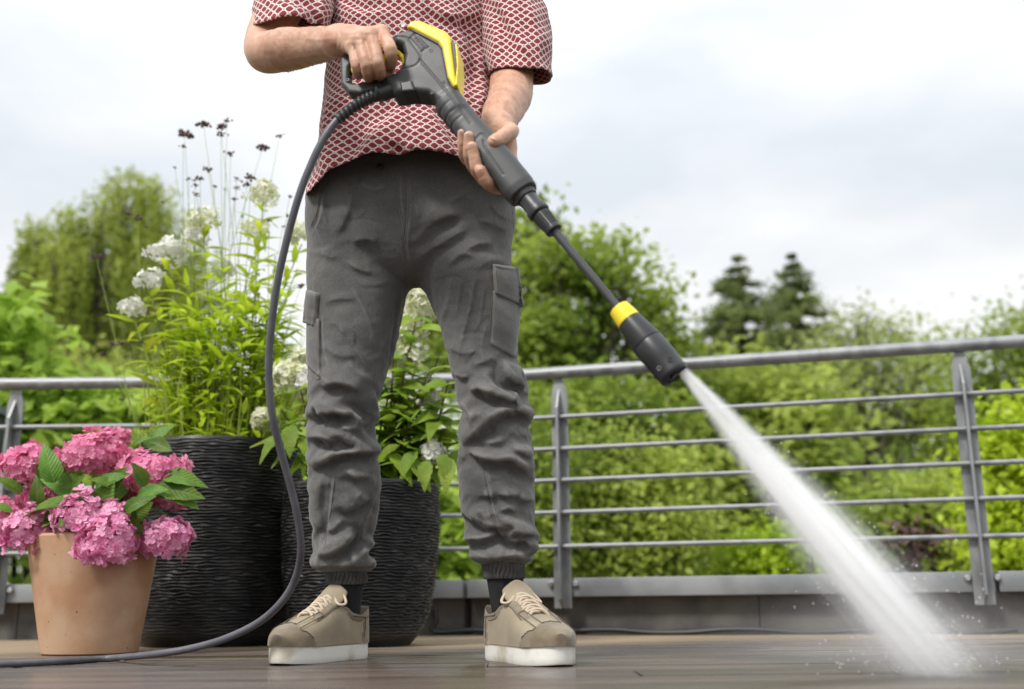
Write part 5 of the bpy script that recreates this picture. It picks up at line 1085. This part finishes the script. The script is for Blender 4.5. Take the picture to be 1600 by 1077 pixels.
def sleeve(cen, rx, ry, tilt, seed, strokes, nrow=70, na=150):
    """cen: centres from shoulder to opening; each ring lies across the sleeve"""
    P = spline(cen, nrow//(len(cen)-1)); n = len(P); V_ = []; uvs = []; X0 = None; ln = 0
    for i in range(n):
        T_ = (P[min(i+1, n-1)]-P[max(0, i-1)]).normalized(); t_ = i/(n-1)
        if i: ln += (P[i]-P[i-1]).length
        Xa = Vector((1, 0, 0)); Xa = (Xa-T_*Xa.dot(T_)).normalized(); Ya = T_.cross(Xa); a_ = np.interp(t_, np.linspace(0, 1, len(rx)), rx); b_ = np.interp(t_, np.linspace(0, 1, len(ry)), ry)
        sk = Vector(tilt)*(t_**2)
        for j in range(na):
            a = 2*math.pi*j/na; off_ = Xa*(a_*math.cos(a))+Ya*(b_*math.sin(a)); V_.append(P[i]+off_+T_*(off_.dot(Vector(tilt)))*t_**2); uvs.append((a*(a_+b_)/2, ln))
    V_ = np.array(V_); I, J = np.meshgrid(np.arange(n-1), np.arange(na), indexing='ij'); J2 = (J+1) % na; F_ = np.stack([I*na+J, (I+1)*na+J, (I+1)*na+J2, I*na+J2], -1).reshape(-1, 4)
    Nn_ = normals(V_, F_); cent = np.repeat(np.array(P), na, 0)
    if ((V_-cent)*Nn_).sum() < 0: F_ = F_[:, ::-1].copy(); Nn_ = -Nn_
    V_ = V_+Nn_*(folds(V_, Nn_, strokes)+.007*nz(V_, (10, 10, 10), seed, 2)+.0015*nz(V_, (34, 34, 34), seed+1, 2))[:, None]
    o = obj('sleeve', V_, F_, MT['shirt'], shirt, uv=np.array(uvs)); md = o.modifiers.new('thick', 'SOLIDIFY'); md.thickness = .0025; md.offset = -1; return o
sleeve([at(505, -110, 2.22), at(478, -45, 2.18), at(462, 5, 2.13), at(455, 48, 2.09)], [.085, .085, .082, .078], [.085, .085, .085, .085], (-.04, -1.0, 0), 4, [([(470, -10), (490, 15), (505, 38)], 8, 7, 1), ([(430, 0), (450, 15), (490, 20)], 7, 6, -1), ([(500, -10), (498, 20), (508, 40)], 7, 6, 1)])
sleeve([at(770, -110, 2.22), at(790, -40, 2.20), at(803, 36, 2.17), at(813, 118, 2.13)], [.080, .078, .074, .071], [.085, .085, .082, .080], (.16, -.62, 0), 9, [([(775, -10), (800, 40), (830, 95)], 9, 7, 1), ([(765, 20), (775, 60), (770, 110)], 8, 6, -1), ([(820, 0), (835, 50), (850, 90)], 8, 5, 1)])
# ---- body: one skin with arms, hands and fingers, torso, neck, head and legs
RAp = [A_(505, -95, 2.22), A_(450, -10, 2.13), A_(413, 75, 2.045), A_(445, 78, 1.985), A_(490, 72, 1.89), A_(527, 65, 1.80)]
HY = gY(585, 88)-1.787                       # the grip fixes where the right hand closes
RA_ = A_
A_ = lambda u, v, Y: np.array(at(u, v, Y+HY))
RAp[4:] = [A_(490, 72, 1.89), A_(527, 65, 1.80)]
wr = A_(530, 64, 1.795)
K = {'p': [A_(551, 75, 1.752), A_(557, 103, 1.735), A_(561, 117, 1.768), A_(566, 108, 1.80)],
     'r': [A_(563, 63, 1.738), A_(573, 103, 1.722), A_(577, 121, 1.762), A_(581, 108, 1.80)],
     'm': [A_(580, 56, 1.735), A_(591, 99, 1.718), A_(595, 119, 1.760), A_(598, 106, 1.80)],
     'i': [A_(597, 51, 1.745), A_(610, 78, 1.718), A_(611, 100, 1.745), A_(604, 108, 1.785)]}
TH = [A_(560, 72, 1.80), A_(590, 82, 1.825), A_(607, 102, 1.800), A_(606, 119, 1.772)]
A_ = RA_; A2_ = lambda u, v, Y: np.array(at(u, v, Y+HY))
def rhand(P):
    d = chain(P, [RAp[3], RAp[4], wr], [.044, .036, .0275], .02)
    d = smin(d, chain(P, [wr, A2_(548, 62, 1.775)], [.0265, .027], .02), .02)
    for k_, rr_ in (('p', .0125), ('r', .0135), ('m', .0138), ('i', .0135)):
        d = smin(d, cone(P, A2_(540, 64, 1.785), K[k_][0], .020, rr_*1.02), .012)
    kn = None
    for k_, rr_ in (('p', .0095), ('r', .0108), ('m', .0112), ('i', .0112)):
        f = chain(P, K[k_], [rr_*1.16, rr_*1.03, rr_*.98, rr_*.82], .004)
        kn = f if kn is None else smin(kn, f, .0012)
    for k_ in 'prmi': d = smin(d, cone(P, K[k_][0]+np.array([0, -.002, .002]), K[k_][0], .0105, .0105), .006)
    th_ = chain(P, TH, [.017, .0145, .0125, .0105], .006); return smin(smin(d, kn, .006), th_, .005)
LAp = [A_(778, -95, 2.22), A_(795, 20, 2.20), A_(800, 118, 2.165), A_(797, 150, 2.06), A_(783, 180, 1.955), A_(776, 203, 1.885)]
LY = gY(760, 235)-1.765
A_ = lambda u, v, Y: np.array(at(u, v, Y+LY))
LK = {'i': [A_(802, 268, 1.835), A_(785, 292, 1.805), A_(764, 288, 1.748), A_(751, 267, 1.732)],
      'm': [A_(790, 255, 1.840), A_(766, 283, 1.815), A_(747, 269, 1.750), A_(738, 230, 1.733)],
      'r': [A_(776, 243, 1.845), A_(750, 268, 1.825), A_(735, 251, 1.762), A_(732, 213, 1.742)],
      'p': [A_(763, 230, 1.850), A_(738, 252, 1.835), A_(724, 241, 1.778), A_(722, 208, 1.757)]}
LT = [A_(784, 206, 1.86), A_(798, 205, 1.795), A_(787, 213, 1.755), A_(772, 222, 1.738)]
A3_ = A_; A_ = RA_
def lhand(P):
    d = chain(P, LAp[2:], [.047, .045, .037, .0285], .02)
    d = smin(d, chain(P, [LAp[5], A3_(782, 232, 1.862)], [.0285, .030], .02), .02)
    for k_ in 'imrp': d = smin(d, cone(P, A3_(780, 222, 1.868), LK[k_][0], .024, .014), .012)
    kn = None
    for k_, rr_ in (('p', .0098), ('r', .0110), ('m', .0114), ('i', .0112)):
        f = chain(P, LK[k_], [rr_*1.15, rr_*1.02, rr_*.98, rr_*.86], .004); kn = f if kn is None else smin(kn, f, .0012)
    th_ = chain(P, LT, [.020, .0155, .0135, .0118], .006); return smin(smin(d, kn, .006), th_, .010)
def core(P):
    cx0 = TT[5, 1]; d = ell(P, (cx0, 2.225, 1.28), (.15, .09, .30))
    d = smin(d, cone(P, (cx0-.02, 2.25, .98), (cx0, 2.24, 1.15), .07, .09), .05)
    sh = 1.50
    d = smin(d, cone(P, (cx0-.16, 2.235, sh), (cx0+.16, 2.235, sh), .06, .06), .06)
    d = smin(d, chain(P, [RAp[0], RAp[1], RAp[2], RAp[3]], [.058, .050, .043, .043], .02), .03)
    d = smin(d, chain(P, [LAp[0], LAp[1], LAp[2], LAp[3]], [.058, .051, .046, .044], .02), .03)
    d = smin(d, cone(P, (cx0, 2.235, sh+.02), (cx0, 2.20, sh+.16), .062, .055), .03)
    d = smin(d, ell(P, (cx0, 2.19, sh+.25), (.077, .098, .125)), .02); d = smin(d, cone(P, (cx0, 2.095, sh+.24), (cx0, 2.08, sh+.215), .008, .013), .012)
    for sg in (-1, 1): d = smin(d, ell(P, (cx0+sg*.08, 2.20, sh+.235), (.012, .022, .034)), .006)
    for T_ in (TL, TR):
        pts = [(np.interp(z_, T_[:, 0], T_[:, 1]), np.interp(z_, T_[:, 0], T_[:, 2]), z_) for z_ in (.80, .5, .33)]
        d = smin(d, chain(P, pts, [.055, .044, .038], .03), .03)
    return d
Vs, Fs = [], []; b = 0
RB = np.array(RAp[2:]+[wr]+sum(K.values(), [])+TH); LB = np.array(LAp[2:]+sum(LK.values(), [])+LT)
for f, lo, hi, vx in ((rhand, RB.min(0)-.056, RB.max(0)+.056, .0021), (lhand, LB.min(0)-.056, LB.max(0)+.056, .0021),
                      (core, np.array([-.75, 1.9, .1]), np.array([.35, 2.5, 1.92]), .008)):
    v_, f_ = surf(f, lo, hi, vx); v_ = relax(v_, f_, 3)
    if vx < .005:
        n_ = normals(v_, f_); v_ = v_+n_*(.0006*nz(v_, 55, 3, 2)+.0009*nz(v_, (24, 24, 24), 1, 2))[:, None]
    Vs.append(v_); Fs.append(f_+b); b += len(v_)
VB = np.concatenate(Vs); FB = np.concatenate(Fs); NB = normals(VB, FB)
SK = [([(529, 46), (533, 62), (530, 80)], 2.0, -1.0, 0), ([(523, 48), (526, 64), (524, 84)], 2.2, -.8, 0)]
for (u, v) in ((557, 103), (574, 104), (591, 100), (611, 78)):            # creases over the finger joints
    for dv in (-3, 0, 3.2): SK.append(([(u-6, v+dv+1), (u, v+dv), (u+6, v+dv+1)], 1.1, -.55, 0))
for (u, v) in ((551, 76), (565, 66), (581, 59), (598, 53)): SK.append(([(u-3, v), (u+3, v)], 5, 1.6, 0))   # knuckles
for p_ in ([(535, 60), (555, 58), (578, 60)], [(538, 68), (555, 66), (566, 68)], [(535, 54), (560, 50), (594, 52)], [(470, 60), (500, 62), (524, 60)], [(440, 95), (480, 88), (515, 82)], [(790, 150), (785, 175), (778, 198)]): SK.append((p_, 3, .9, 0))   # tendons
for (u, v, du, dv) in ((738, 250, 7, -3), (733, 235, 6, -2), (750, 278, 7, -4), (783, 212, 5, 6), (788, 208, 4, 7), (723, 228, 5, -1), (775, 200, 10, 3), (772, 205, 10, 4)): SK.append(([(u-du, v-dv), (u, v), (u+du, v+dv)], 1.3, -.6, 0))
VB = VB+NB*folds(VB, NB, SK)[:, None]
body = obj('body', VB, FB, MT['skin'], person)
sh = 1.50; cx0 = TT[5, 1]; Vh, Fh = surf(lambda P: np.maximum(ell(P, (cx0, 2.20, sh+.262), (.086, .106, .128)), -(P[:, 2]-(sh+.20)+np.clip((2.16-P[:, 1])*1.6, 0, .2)*-1)), np.array([cx0-.12, 2.06, sh+.1]), np.array([cx0+.12, 2.34, sh+.42]), .008); obj('hair', Vh, Fh, MT['stem_brown'], person)
r = np.random.default_rng(9); HV = []; HF = []
nb = len(Vs[0])+len(Vs[1]); cand = []
for off_, cnt_, pa, pb in ((0, len(Vs[0]), RAp[3], wr), (len(Vs[0]), len(Vs[1]), LAp[2], LAp[5])):
    ax_ = pb-pa; tl = ((VB[off_:off_+cnt_]-pa)@ax_)/(ax_@ax_); ids = np.nonzero((tl > -.25) & (tl < .92))[0]+off_; ids = r.choice(ids, 1500)
    dn_ = ax_/np.linalg.norm(ax_)
    for i in ids:
        n_ = NB[i]; d = dn_*.8+np.array([0, 0, -.35])+r.normal(size=3)*.35; d -= n_*(d@n_); d /= np.linalg.norm(d); L2 = r.uniform(.006, .014); w_ = np.cross(n_, d)*.00022; p = VB[i]; b = len(HV)
        HV += [p-w_, p+w_, p+d*L2*.6+n_*.0018+w_*.7, p+d*L2*.6+n_*.0018-w_*.7, p+d*L2+n_*.0022]; HF += [(b, b+1, b+2, b+3), (b+3, b+2, b+4)]
hr = obj('arm_hair', HV, HF, mat('arm_hair', (.40, .25, .13), None, rough=.5), body); tag(hr, kind='stuff')
def nail(tip, prev, side, r_, lift):
    tip, prev, side = Vector(tip), Vector(prev), Vector(side).normalized(); d = (tip-prev).normalized(); s_ = (side-d*side.dot(d)).normalized(); w_ = d.cross(s_); V_ = []; F_ = []
    for i in range(7):
        for j in range(7):
            a, c = -1+i/3, -1+j/3; k_ = math.hypot(a, c); f = max(abs(a), abs(c))/k_ if k_ > 0 else 1; a2, c2 = a*(.35+.65*f), c*(.35+.65*f)
            V_.append(tip+d*(a2*r_*.85-r_*.05)+w_*(c2*r_*.68)+s_*(lift-.35*r_*c2*c2-.08*r_*a2*a2))
    for i in range(6):
        for j in range(6): q = i*7+j; F_.append((q, q+1, q+8, q+7))
    o = obj('nail', V_, F_, MT['nail'], body); md = o.modifiers.new('thick', 'SOLIDIFY'); md.thickness = .0012
nail(LT[3], LT[2], (-.05, -1, .15), .0115, .0112)
for k_, rr_ in (('p', .008), ('r', .009), ('m', .0093), ('i', .009)): nail(LK[k_][3], LK[k_][2], (-.35, -1, .25), rr_, rr_*1.03)
# ================================================================ SPRAY GUN
gun = thing('pressure_washer_gun', g3(0, 0), 'charcoal and yellow pressure washer gun with long lance held by the person', 'spray gun')
def axp(u): v = 128+(582-128)/(1050-672)*(u-672); return gp(u, v)[0]
def rpx(u, r_): return r_*mpp(g3(axp(u), 0))
GPOLY = [gp(*p) for p in [(619, 66), (634, 60), (650, 57), (700, 84), (711, 142), (728, 176), (706, 190), (690, 168), (673, 156), (646, 154), (620, 158), (607, 138), (604, 131), (620, 126), (633, 114), (637, 98), (633, 82), (622, 77)]]
LOOP = [gp(*p) for p in [(534, 96), (548, 86), (622, 62), (632, 60), (634, 82), (618, 80), (553, 106), (549, 112), (548, 134), (556, 137), (606, 126), (622, 124), (622, 136), (600, 142), (566, 153), (548, 151), (536, 138)]]
def gunf(P):
    q = P-np.array(A0); a, b, c = q@np.array(E1), q@np.array(E2), q@np.array(NRM); p2 = np.stack([a, b], -1)
    def ext(d2, h, rr_):
        w_ = np.stack([d2+rr_, np.abs(c)-h+rr_], -1); return np.minimum(w_.max(1), 0)+np.linalg.norm(np.maximum(w_, 0), axis=1)-rr_
    d = ext(poly2(p2, GPOLY), .025, .009); d = smin(d, ext(poly2(p2, LOOP), .0145, .006), .008)
    a0, a1 = axp(700), axp(818); t = np.clip((a-a0)/(a1-a0), 0, 1); rr_ = np.interp(t, [0, .28, .42, .6, .95, 1], [.0235, .0235, .0245, .0262, .0255, .0235])
    sx_ = (np.abs(b*.97)**3+np.abs(c)**3)**(1/3); w_ = np.stack([sx_-rr_, np.abs(a-(a0+a1)/2)-(a1-a0)/2], -1); bar = np.minimum(w_.max(1), 0)+np.linalg.norm(np.maximum(w_, 0), axis=1)-.002
    d = smin(d, bar, .012)
    for u in (697, 708, 719, 730):           # finger grooves on the underside
        d = np.maximum(d, -(np.sqrt((a-axp(u))**2+(b+.0275 if 1 else b)**2)-.0035)) if False else d
    return d
corners = [g3(*gp(u, v), c) for u, v in ((530, 40), (840, 320), (530, 170), (830, 330), (640, 40)) for c in (-.05, .05)]; lo = np.array([min(p[i] for p in corners) for i in range(3)])-.01; hi = np.array([max(p[i] for p in corners) for i in range(3)])+.01
V, F = surf(gunf, lo, hi, .0017); V = relax(V, F, 1, .4)
# fine joint lines, recessed panels and grip grooves pressed into the shell
q = V-np.array(A0); a, b, c = q@np.array(E1), q@np.array(E2), q@np.array(NRM); Nn = normals(V, F); D = np.zeros(len(V)); fr = np.clip(((Nn@np.array(NRM))-.3)/.3, 0, 1)
def press(pts, wd, amt):
    P2 = [Vector((*gp(*p), 0)) for p in pts]; P2 = np.array([(v.x, v.y) for v in (spline(P2, 6) if len(P2) > 2 else P2)]); dd = np.full(len(V), 1e9)
    for i in range(len(P2)-1):
        e_ = P2[i+1]-P2[i]; w_ = np.stack([a, b], -1)-P2[i]; t = np.clip(w_@e_/(e_@e_), 0, 1); dd = np.minimum(dd, np.linalg.norm(w_-t[:, None]*e_, axis=1))
    return -amt*np.exp(-(dd/wd)**2)
for pts in ([(624, 70), (640, 72), (650, 82), (662, 100), (658, 112), (645, 118), (612, 124)], [(661, 106), (690, 140), (712, 168), (740, 205)], [(646, 73), (653, 66)], [(653, 66), (673, 87)], [(673, 87), (664, 93)], [(664, 93), (646, 73)], [(760, 232), (764, 246), (790, 285)], [(748, 230), (758, 222), (775, 234)]): D += press(pts, .0017, .0013)*fr
for u in (699, 708, 717, 726):
    dd = np.abs(a-axp(u)); D += -.0016*np.exp(-(dd/.0022)**2)*np.clip(.3-b/.02, 0, 1)*(b < .004)
V = V+Nn*D[:, None]
obj('housing', V, F, MT['plastic'], gun)
def slab(name, poly, c0, c1, matx, bev=.003, parent=gun, vox=.0016):
    pl = [gp(*p) for p in poly]; ce = [g3(x_, y_, c) for x_, y_ in pl for c in (c0, c1)]; lo = np.array([min(p[i] for p in ce) for i in range(3)])-.008; hi = np.array([max(p[i] for p in ce) for i in range(3)])+.008
    def f(P):
        q = P-np.array(A0); a, b, c = q@np.array(E1), q@np.array(E2), q@np.array(NRM); w_ = np.stack([poly2(np.stack([a, b], -1), pl)+bev, np.abs(c-(c0+c1)/2)-(c1-c0)/2+bev], -1)
        return np.minimum(w_.max(1), 0)+np.linalg.norm(np.maximum(w_, 0), axis=1)-bev
    return obj(name, *surf(f, lo, hi, vox), matx, parent)
slab('yellow_cover', [(641, 57), (647, 48), (660, 46), (701, 63), (709, 72), (719, 148), (713, 150), (704, 134), (696, 90), (690, 81), (650, 60)], -.029, .029, MT['yellow'], .005)
slab('cover_insert', [(710, 78), (717, 84), (719, 110), (719, 136), (716, 128)], -.022, .0295, MT['greyplastic'], .002)
slab('cover_edge', [(716, 82), (720, 86), (722, 112), (720, 148), (716, 149), (719, 118)], -.024, .031, MT['yellow'], .0015)
slab('cover_seal', [(644, 60), (650, 58), (692, 78), (699, 88), (707, 134), (714, 151), (710, 152), (703, 136), (694, 91), (688, 83)], -.0262, .0262, MT['plastic2'], .002)
slab('trigger', [(549, 110), (556, 105), (612, 84), (625, 82), (633, 90), (634, 102), (630, 108), (629, 98), (624, 90), (614, 92), (560, 117), (552, 119)], -.010, .010, MT['yellow'], .003)
slab('latch', [(631, 143), (650, 140), (655, 156), (634, 158)], -.012, .030, MT['plastic2'], .003)
def disc(name, u, v, r_, matx, c0, dp=.0012, par=gun):
    m_ = MB(); m_.add(*lathe_g([(0, r_*.98), (dp, r_), (dp, r_*.62), (dp-.003, r_*.55), (dp-.003, 0.0002)], g3(*gp(u, v), c0), NRM, 16)); return m_.build(name, matx, par)
for (u, v, r_, k_, c0) in ((678, 92, .0034, 'greyplastic', .0247), (698, 141, .0030, 'plastic2', .0247), (680, 157, .0030, 'plastic2', .0235), (547, 132, .0030, 'plastic2', .0138), (622, 146, .0033, 'plastic2', .0225), (752, 252, .0032, 'plastic2', .0225), (785, 289, .0032, 'plastic2', .0225), (791, 253, .0030, 'plastic2', .0185), (805, 270, .0030, 'plastic2', .0185)): disc('screw', u, v, r_, MT[k_], c0)
# raised lettering plate on the housing
txt = bpy.data.curves.new('lettering', 'FONT'); txt.body = 'K\u00c4RCHER'; txt.size = .0068; txt.extrude = .0005; txt.align_x = 'CENTER'; txt.align_y = 'CENTER'
to = bpy.data.objects.new('lettering_curve', txt); COL.objects.link(to); dg = bpy.context.evaluated_depsgraph_get(); me = bpy.data.meshes.new_from_object(to.evaluated_get(dg)); bpy.data.objects.remove(to)
lt = bpy.data.objects.new('lettering', me); me.materials.clear(); me.materials.append(MT['plastic2']); link(lt, gun)
d2 = (Vector(gp(669, 90))-Vector(gp(650, 69))).normalized(); X = (E1*d2.x+E2*d2.y).normalized(); Yv = NRM.cross(X); mm_ = Matrix((X, Yv, NRM)).transposed().to_4x4(); mm_.translation = g3(*gp(660, 80), .0252); lt.matrix_basis = mm_
def axis_part(name, prof, matx, par=gun, n=40, sharp_=30):
    m_ = MB(); m_.add(*lathe_g([(axp(u), rpx(u, r_)) for u, r_ in prof], A0, E1, n)); return m_.build(name, matx, par, ang=sharp_)
axis_part('barrel_end', [(812, 19), (816, 19.5), (822, 19), (824, 17.5)], MT['plastic'])
axis_part('coupling', [(820, 15.5), (836, 16), (838, 18), (843, 18), (844.5, 16)], MT['plastic2'])
cn = axis_part('lock_nut', [(843, 13.5), (846, 14.5), (861, 12.8), (863, 13.8), (866, 13.5), (867, 9)], MT['plastic2'])
for k_ in range(18):
    an = 2*math.pi*k_/18; U = E2*math.cos(an)+NRM*math.sin(an); u0, u1 = 847, 862; p0, p1 = g3(axp(u0), 0)+U*rpx(u0, 14.3), g3(axp(u1), 0)+U*rpx(u1, 12.6); m_ = MB(); m_.add(*tube_g([p0, p1], .0012, 6)); m_.build('rib', MT['plastic2'], cn)
axis_part('lance_tube', [(860, 7.4), (866, 6.8), (972, 6.6)], MT['plastic'], n=24)
nzl = axis_part('nozzle_head', [(978, 17.5), (985, 20), (996, 22.5), (1008, 25.2), (1011, 25.4), (1012, 24.4), (1014, 25.8), (1034, 26.2), (1049, 24.8), (1051, 25.6), (1053, 25.0), (1055, 22.5), (1053.5, 21.5), (1051.5, 21), (1051, 7), (1055, 6), (1055, .5)], MT['plastic2'], n=56)
axis_part('collar', [(966, 14), (967, 16.8), (980, 19.6), (983, 19.9), (984, 18)], MT['yellow'], nzl, 48)
for k_ in range(7):
    an = 2*math.pi*k_/7; U = E2*math.cos(an)+NRM*math.sin(an); c = g3(axp(1051.8), 0)+U*rpx(1050, 14); m_ = MB(); m_.add(*lathe_g([(-.001, .0055), (.0018, .0055), (.0018, .0035), (0, .003)], c, E1, 12)); m_.build('jet_port', MT['plastic'], nzl)
for (k_, an) in ((0, 2.2), (1, 1.35), (2, 3.2), (3, -.2)):
    U = NRM*math.sin(an)+E2*math.cos(an); c = g3(axp(1043), 0)+U*rpx(1043, 25.3); m_ = MB(); m_.add(*lathe_g([(-.002, .004), (.0012, .004), (.0012, .0028), (-.001, .002)], c, U, 10)); m_.build('notch', MT['screw'] if k_ == 0 else MT['cable'], nzl)
# ---- hose
hp = [(612, 141, 1.80), (585, 150, 1.795), (556, 165, 1.79), (527, 188, 1.785), (503, 222, 1.785), (484, 262, 1.79), (466, 310, 1.80), (447, 380, 1.82), (432, 450, 1.84), (423, 520, 1.86), (420, 585, 1.88), (425, 645, 1.90), (438, 702, 1.93), (454, 760, 1.96), (467, 820, 1.99), (470, 866, 2.02), (460, 908, 2.06), (437, 944, 2.08), (402, 974, 2.11), (352, 998, 2.13), (300, 1013, 2.16), (245, 1022, 2.19)]
P = [at(*p) for p in hp]
for (u, v) in ((170, 1029), (90, 1034), (0, 1038), (-120, 1043)): p = flo(u, v, .0070); P.append(p)
# settle the run from the bend down to the deck
for p in P: p.z = max(p.z, .0069)
hose = thing('hose', P[0], 'grey high pressure hose looping from the gun down across the deck', 'hose')
m_ = MB(); pth = spline(P[2:], 8); m_.add(*tube_g(pth, .0069, 16)); m_.build('hose_line', MT['hose'], hose, ang=80)
pts = spline(P[:4], 14); rr_ = []
for i in range(len(pts)): t = i/(len(pts)-1); rr_.append((.0150 if t < .28 else .0125-.0030*t)+(.0011*(1 if i % 3 == 0 else -1) if t > .34 else 0)+(.002 if .26 < t < .30 else 0))
m_ = MB(); m_.add(*tube_g(pts, rr_, 20)); m_.build('kink_sleeve', MT['plastic2'], hose, ang=50)
# ================================================================ WATER
tip = g3(axp(1055), -rpx(1055, 10)*0, 0)+E2*rpx(1055, 15); 
hit = flo(1478, 1056); AX = (hit-tip); LW = AX.length; AX.normalize()
XA = AX.orthogonal().normalized(); XA = (Vector((0, 1, 0))-AX*AX.y).normalized(); YA = AX.cross(XA)
V_ = []; F_ = []; n = 28; rows = 24
for i in range(rows+1):
    t = i/rows*1.06; r_ = .010+.135*t**1.15
    for j in range(n): a = 2*math.pi*j/n; V_.append(Vector((math.cos(a)*r_, math.sin(a)*r_, t*LW)))
for i in range(rows):
    for j in range(n): k2 = (j+1) % n; F_.append((i*n+j, i*n+k2, (i+1)*n+k2, (i+1)*n+j))
F_.append(tuple(range(n-1, -1, -1))); F_.append(tuple(rows*n+j for j in range(n)))
M_ = bpy.data.materials.new('water_spray'); M_.use_nodes = True; t = M_.node_tree; t.nodes.clear(); nn = t.nodes.new; l = t.links.new
o_ = nn('ShaderNodeOutputMaterial'); pv = nn('ShaderNodeVolumePrincipled'); pv.inputs['Color'].default_value = (1, 1, 1, 1); pv.inputs['Anisotropy'].default_value = .0; l(pv.outputs[0], o_.inputs['Volume'])
tc = nn('ShaderNodeTexCoord'); sp = nn('ShaderNodeSeparateXYZ'); l(tc.outputs['Object'], sp.inputs[0])
def mth(op, a, b=None):
    q = nn('ShaderNodeMath'); q.operation = op
    for i, x_ in enumerate((a, b)):
        if x_ is None: continue
        if isinstance(x_, (int, float)): q.inputs[i].default_value = x_
        else: l(x_, q.inputs[i])
    return q.outputs[0]
zz = mth('MULTIPLY', sp.outputs[2], 1/LW); rad = mth('SQRT', mth('ADD', mth('MULTIPLY', sp.outputs[0], sp.outputs[0]), mth('MULTIPLY', sp.outputs[1], sp.outputs[1])))
wid = mth('ADD', .0035, mth('MULTIPLY', mth('POWER', mth('MAXIMUM', zz, .0001), 1.2), .035)); rel = mth('DIVIDE', rad, wid)
g1 = mth('POWER', 2.718, mth('MULTIPLY', mth('MULTIPLY', rel, rel), -1.0)); 
wid2 = mth('MULTIPLY', wid, 1.0); g2 = mth('POWER', 2.718, mth('MULTIPLY', rel, -1.15))
mp_ = nn('ShaderNodeMapping'); mp_.inputs['Scale'].default_value = (70, 70, 3.2); l(tc.outputs['Object'], mp_.inputs[0]); ns = nn('ShaderNodeTexNoise'); ns.inputs['Scale'].default_value = 1.0; ns.inputs['Detail'].default_value = 4; l(mp_.outputs[0], ns.inputs['Vector'])
ms = nn('ShaderNodeMapRange'); ms.inputs[1].default_value = .42; ms.inputs[2].default_value = .61; l(ns.outputs[0], ms.inputs[0])
peak = mth('MULTIPLY', mth('DIVIDE', 11.0, wid), mth('POWER', mth('MAXIMUM', mth('SUBTRACT', 1.08, zz), .02), 1.15)); den = mth('MULTIPLY', peak, mth('ADD', mth('MULTIPLY', g1, mth('ADD', .3, mth('MULTIPLY', ms.outputs[0], 1.0))), mth('MULTIPLY', mth('MULTIPLY', g2, ms.outputs[0]), .40)))
edge = nn('ShaderNodeMapRange'); edge.inputs[1].default_value = .0; edge.inputs[2].default_value = 1.2; l(mth('SUBTRACT', 3.5, rel), edge.inputs[0])
l(mth('MULTIPLY', den, edge.outputs[0]), pv.inputs['Density'])
jet = bpy.data.objects.new('water_spray', mesh('water_spray', V_, F_, M_)); COL.objects.link(jet); mm_ = Matrix((XA, YA, AX)).transposed().to_4x4(); mm_.translation = tip; jet.matrix_world = mm_
tag(jet, 'white cone of water spray from the nozzle down to the deck', 'water spray', kind='stuff')

# low mist where the jet strikes the deck
M2 = bpy.data.materials.new('spray_mist'); M2.use_nodes = True; t = M2.node_tree; t.nodes.clear(); nn = t.nodes.new; l = t.links.new
o_ = nn('ShaderNodeOutputMaterial'); pv = nn('ShaderNodeVolumePrincipled'); pv.inputs['Color'].default_value = (1, 1, 1, 1); l(pv.outputs[0], o_.inputs['Volume'])
tc = nn('ShaderNodeTexCoord'); ln_ = nn('ShaderNodeVectorMath'); ln_.operation = 'LENGTH'; l(tc.outputs['Object'], ln_.inputs[0]); f_ = mth('MAXIMUM', mth('SUBTRACT', 1.0, ln_.outputs['Value']), 0.0)
ns = nn('ShaderNodeTexNoise'); ns.inputs['Scale'].default_value = 4; ns.inputs['Detail'].default_value = 4; l(tc.outputs['Object'], ns.inputs['Vector'])
l(mth('MULTIPLY', mth('MULTIPLY', mth('POWER', f_, 1.6), ns.outputs[0]), 2.4), pv.inputs['Density'])
V_, F_ = lathe_g([(-.12, .985)]+[(math.sin(a), math.cos(a)) for a in np.linspace(.1, 1.5, 12)], (0, 0, 0), n=28)
ms_ = bpy.data.objects.new('spray_mist', mesh('spray_mist', V_, F_, M2)); COL.objects.link(ms_); ms_.location = hit+Vector((-.03, .10, .030)); ms_.scale = (.36, .36, .13)
tag(ms_, 'faint white mist hanging over the deck where the spray lands', 'mist', kind='stuff')

# droplets thrown off the jet and lying on the boards
r = np.random.default_rng(3); dm = mat('water_drop', (.9, .93, .95), None, rough=.05); MBd = MB()
def drop(p, rd, d=None):
    d = Vector(d).normalized() if d is not None else Vector((0, 0, 1)); MBd.add(*lathe_g([(-rd*1.5, rd*.15), (-rd*.5, rd*.85), (rd*.5, rd*.85), (rd*1.3, rd*.15)], p, d, 5))
for i in range(900):
    t = r.uniform(.12, 1)**.7; a = r.uniform(0, 6.28); q = (.004+.046*t**1.1)*abs(r.normal())*1.25+.01*t; p = tip+AX*(t*LW)+(XA*math.cos(a)+YA*math.sin(a))*q
    if p.z > .004: drop(p, r.uniform(.0004, .0011), AX)
for i in range(90):
    a = r.uniform(0, 6.28); q = abs(r.normal())*.16; p = hit+Vector((math.cos(a)*q, math.sin(a)*q*.8, abs(r.normal())*.035*math.exp(-q*2)+.004)); drop(p, r.uniform(.0004, .0010))
tag(MBd.build('water_droplets', dm), 'tiny water droplets around the jet and over the deck', 'water', kind='stuff')
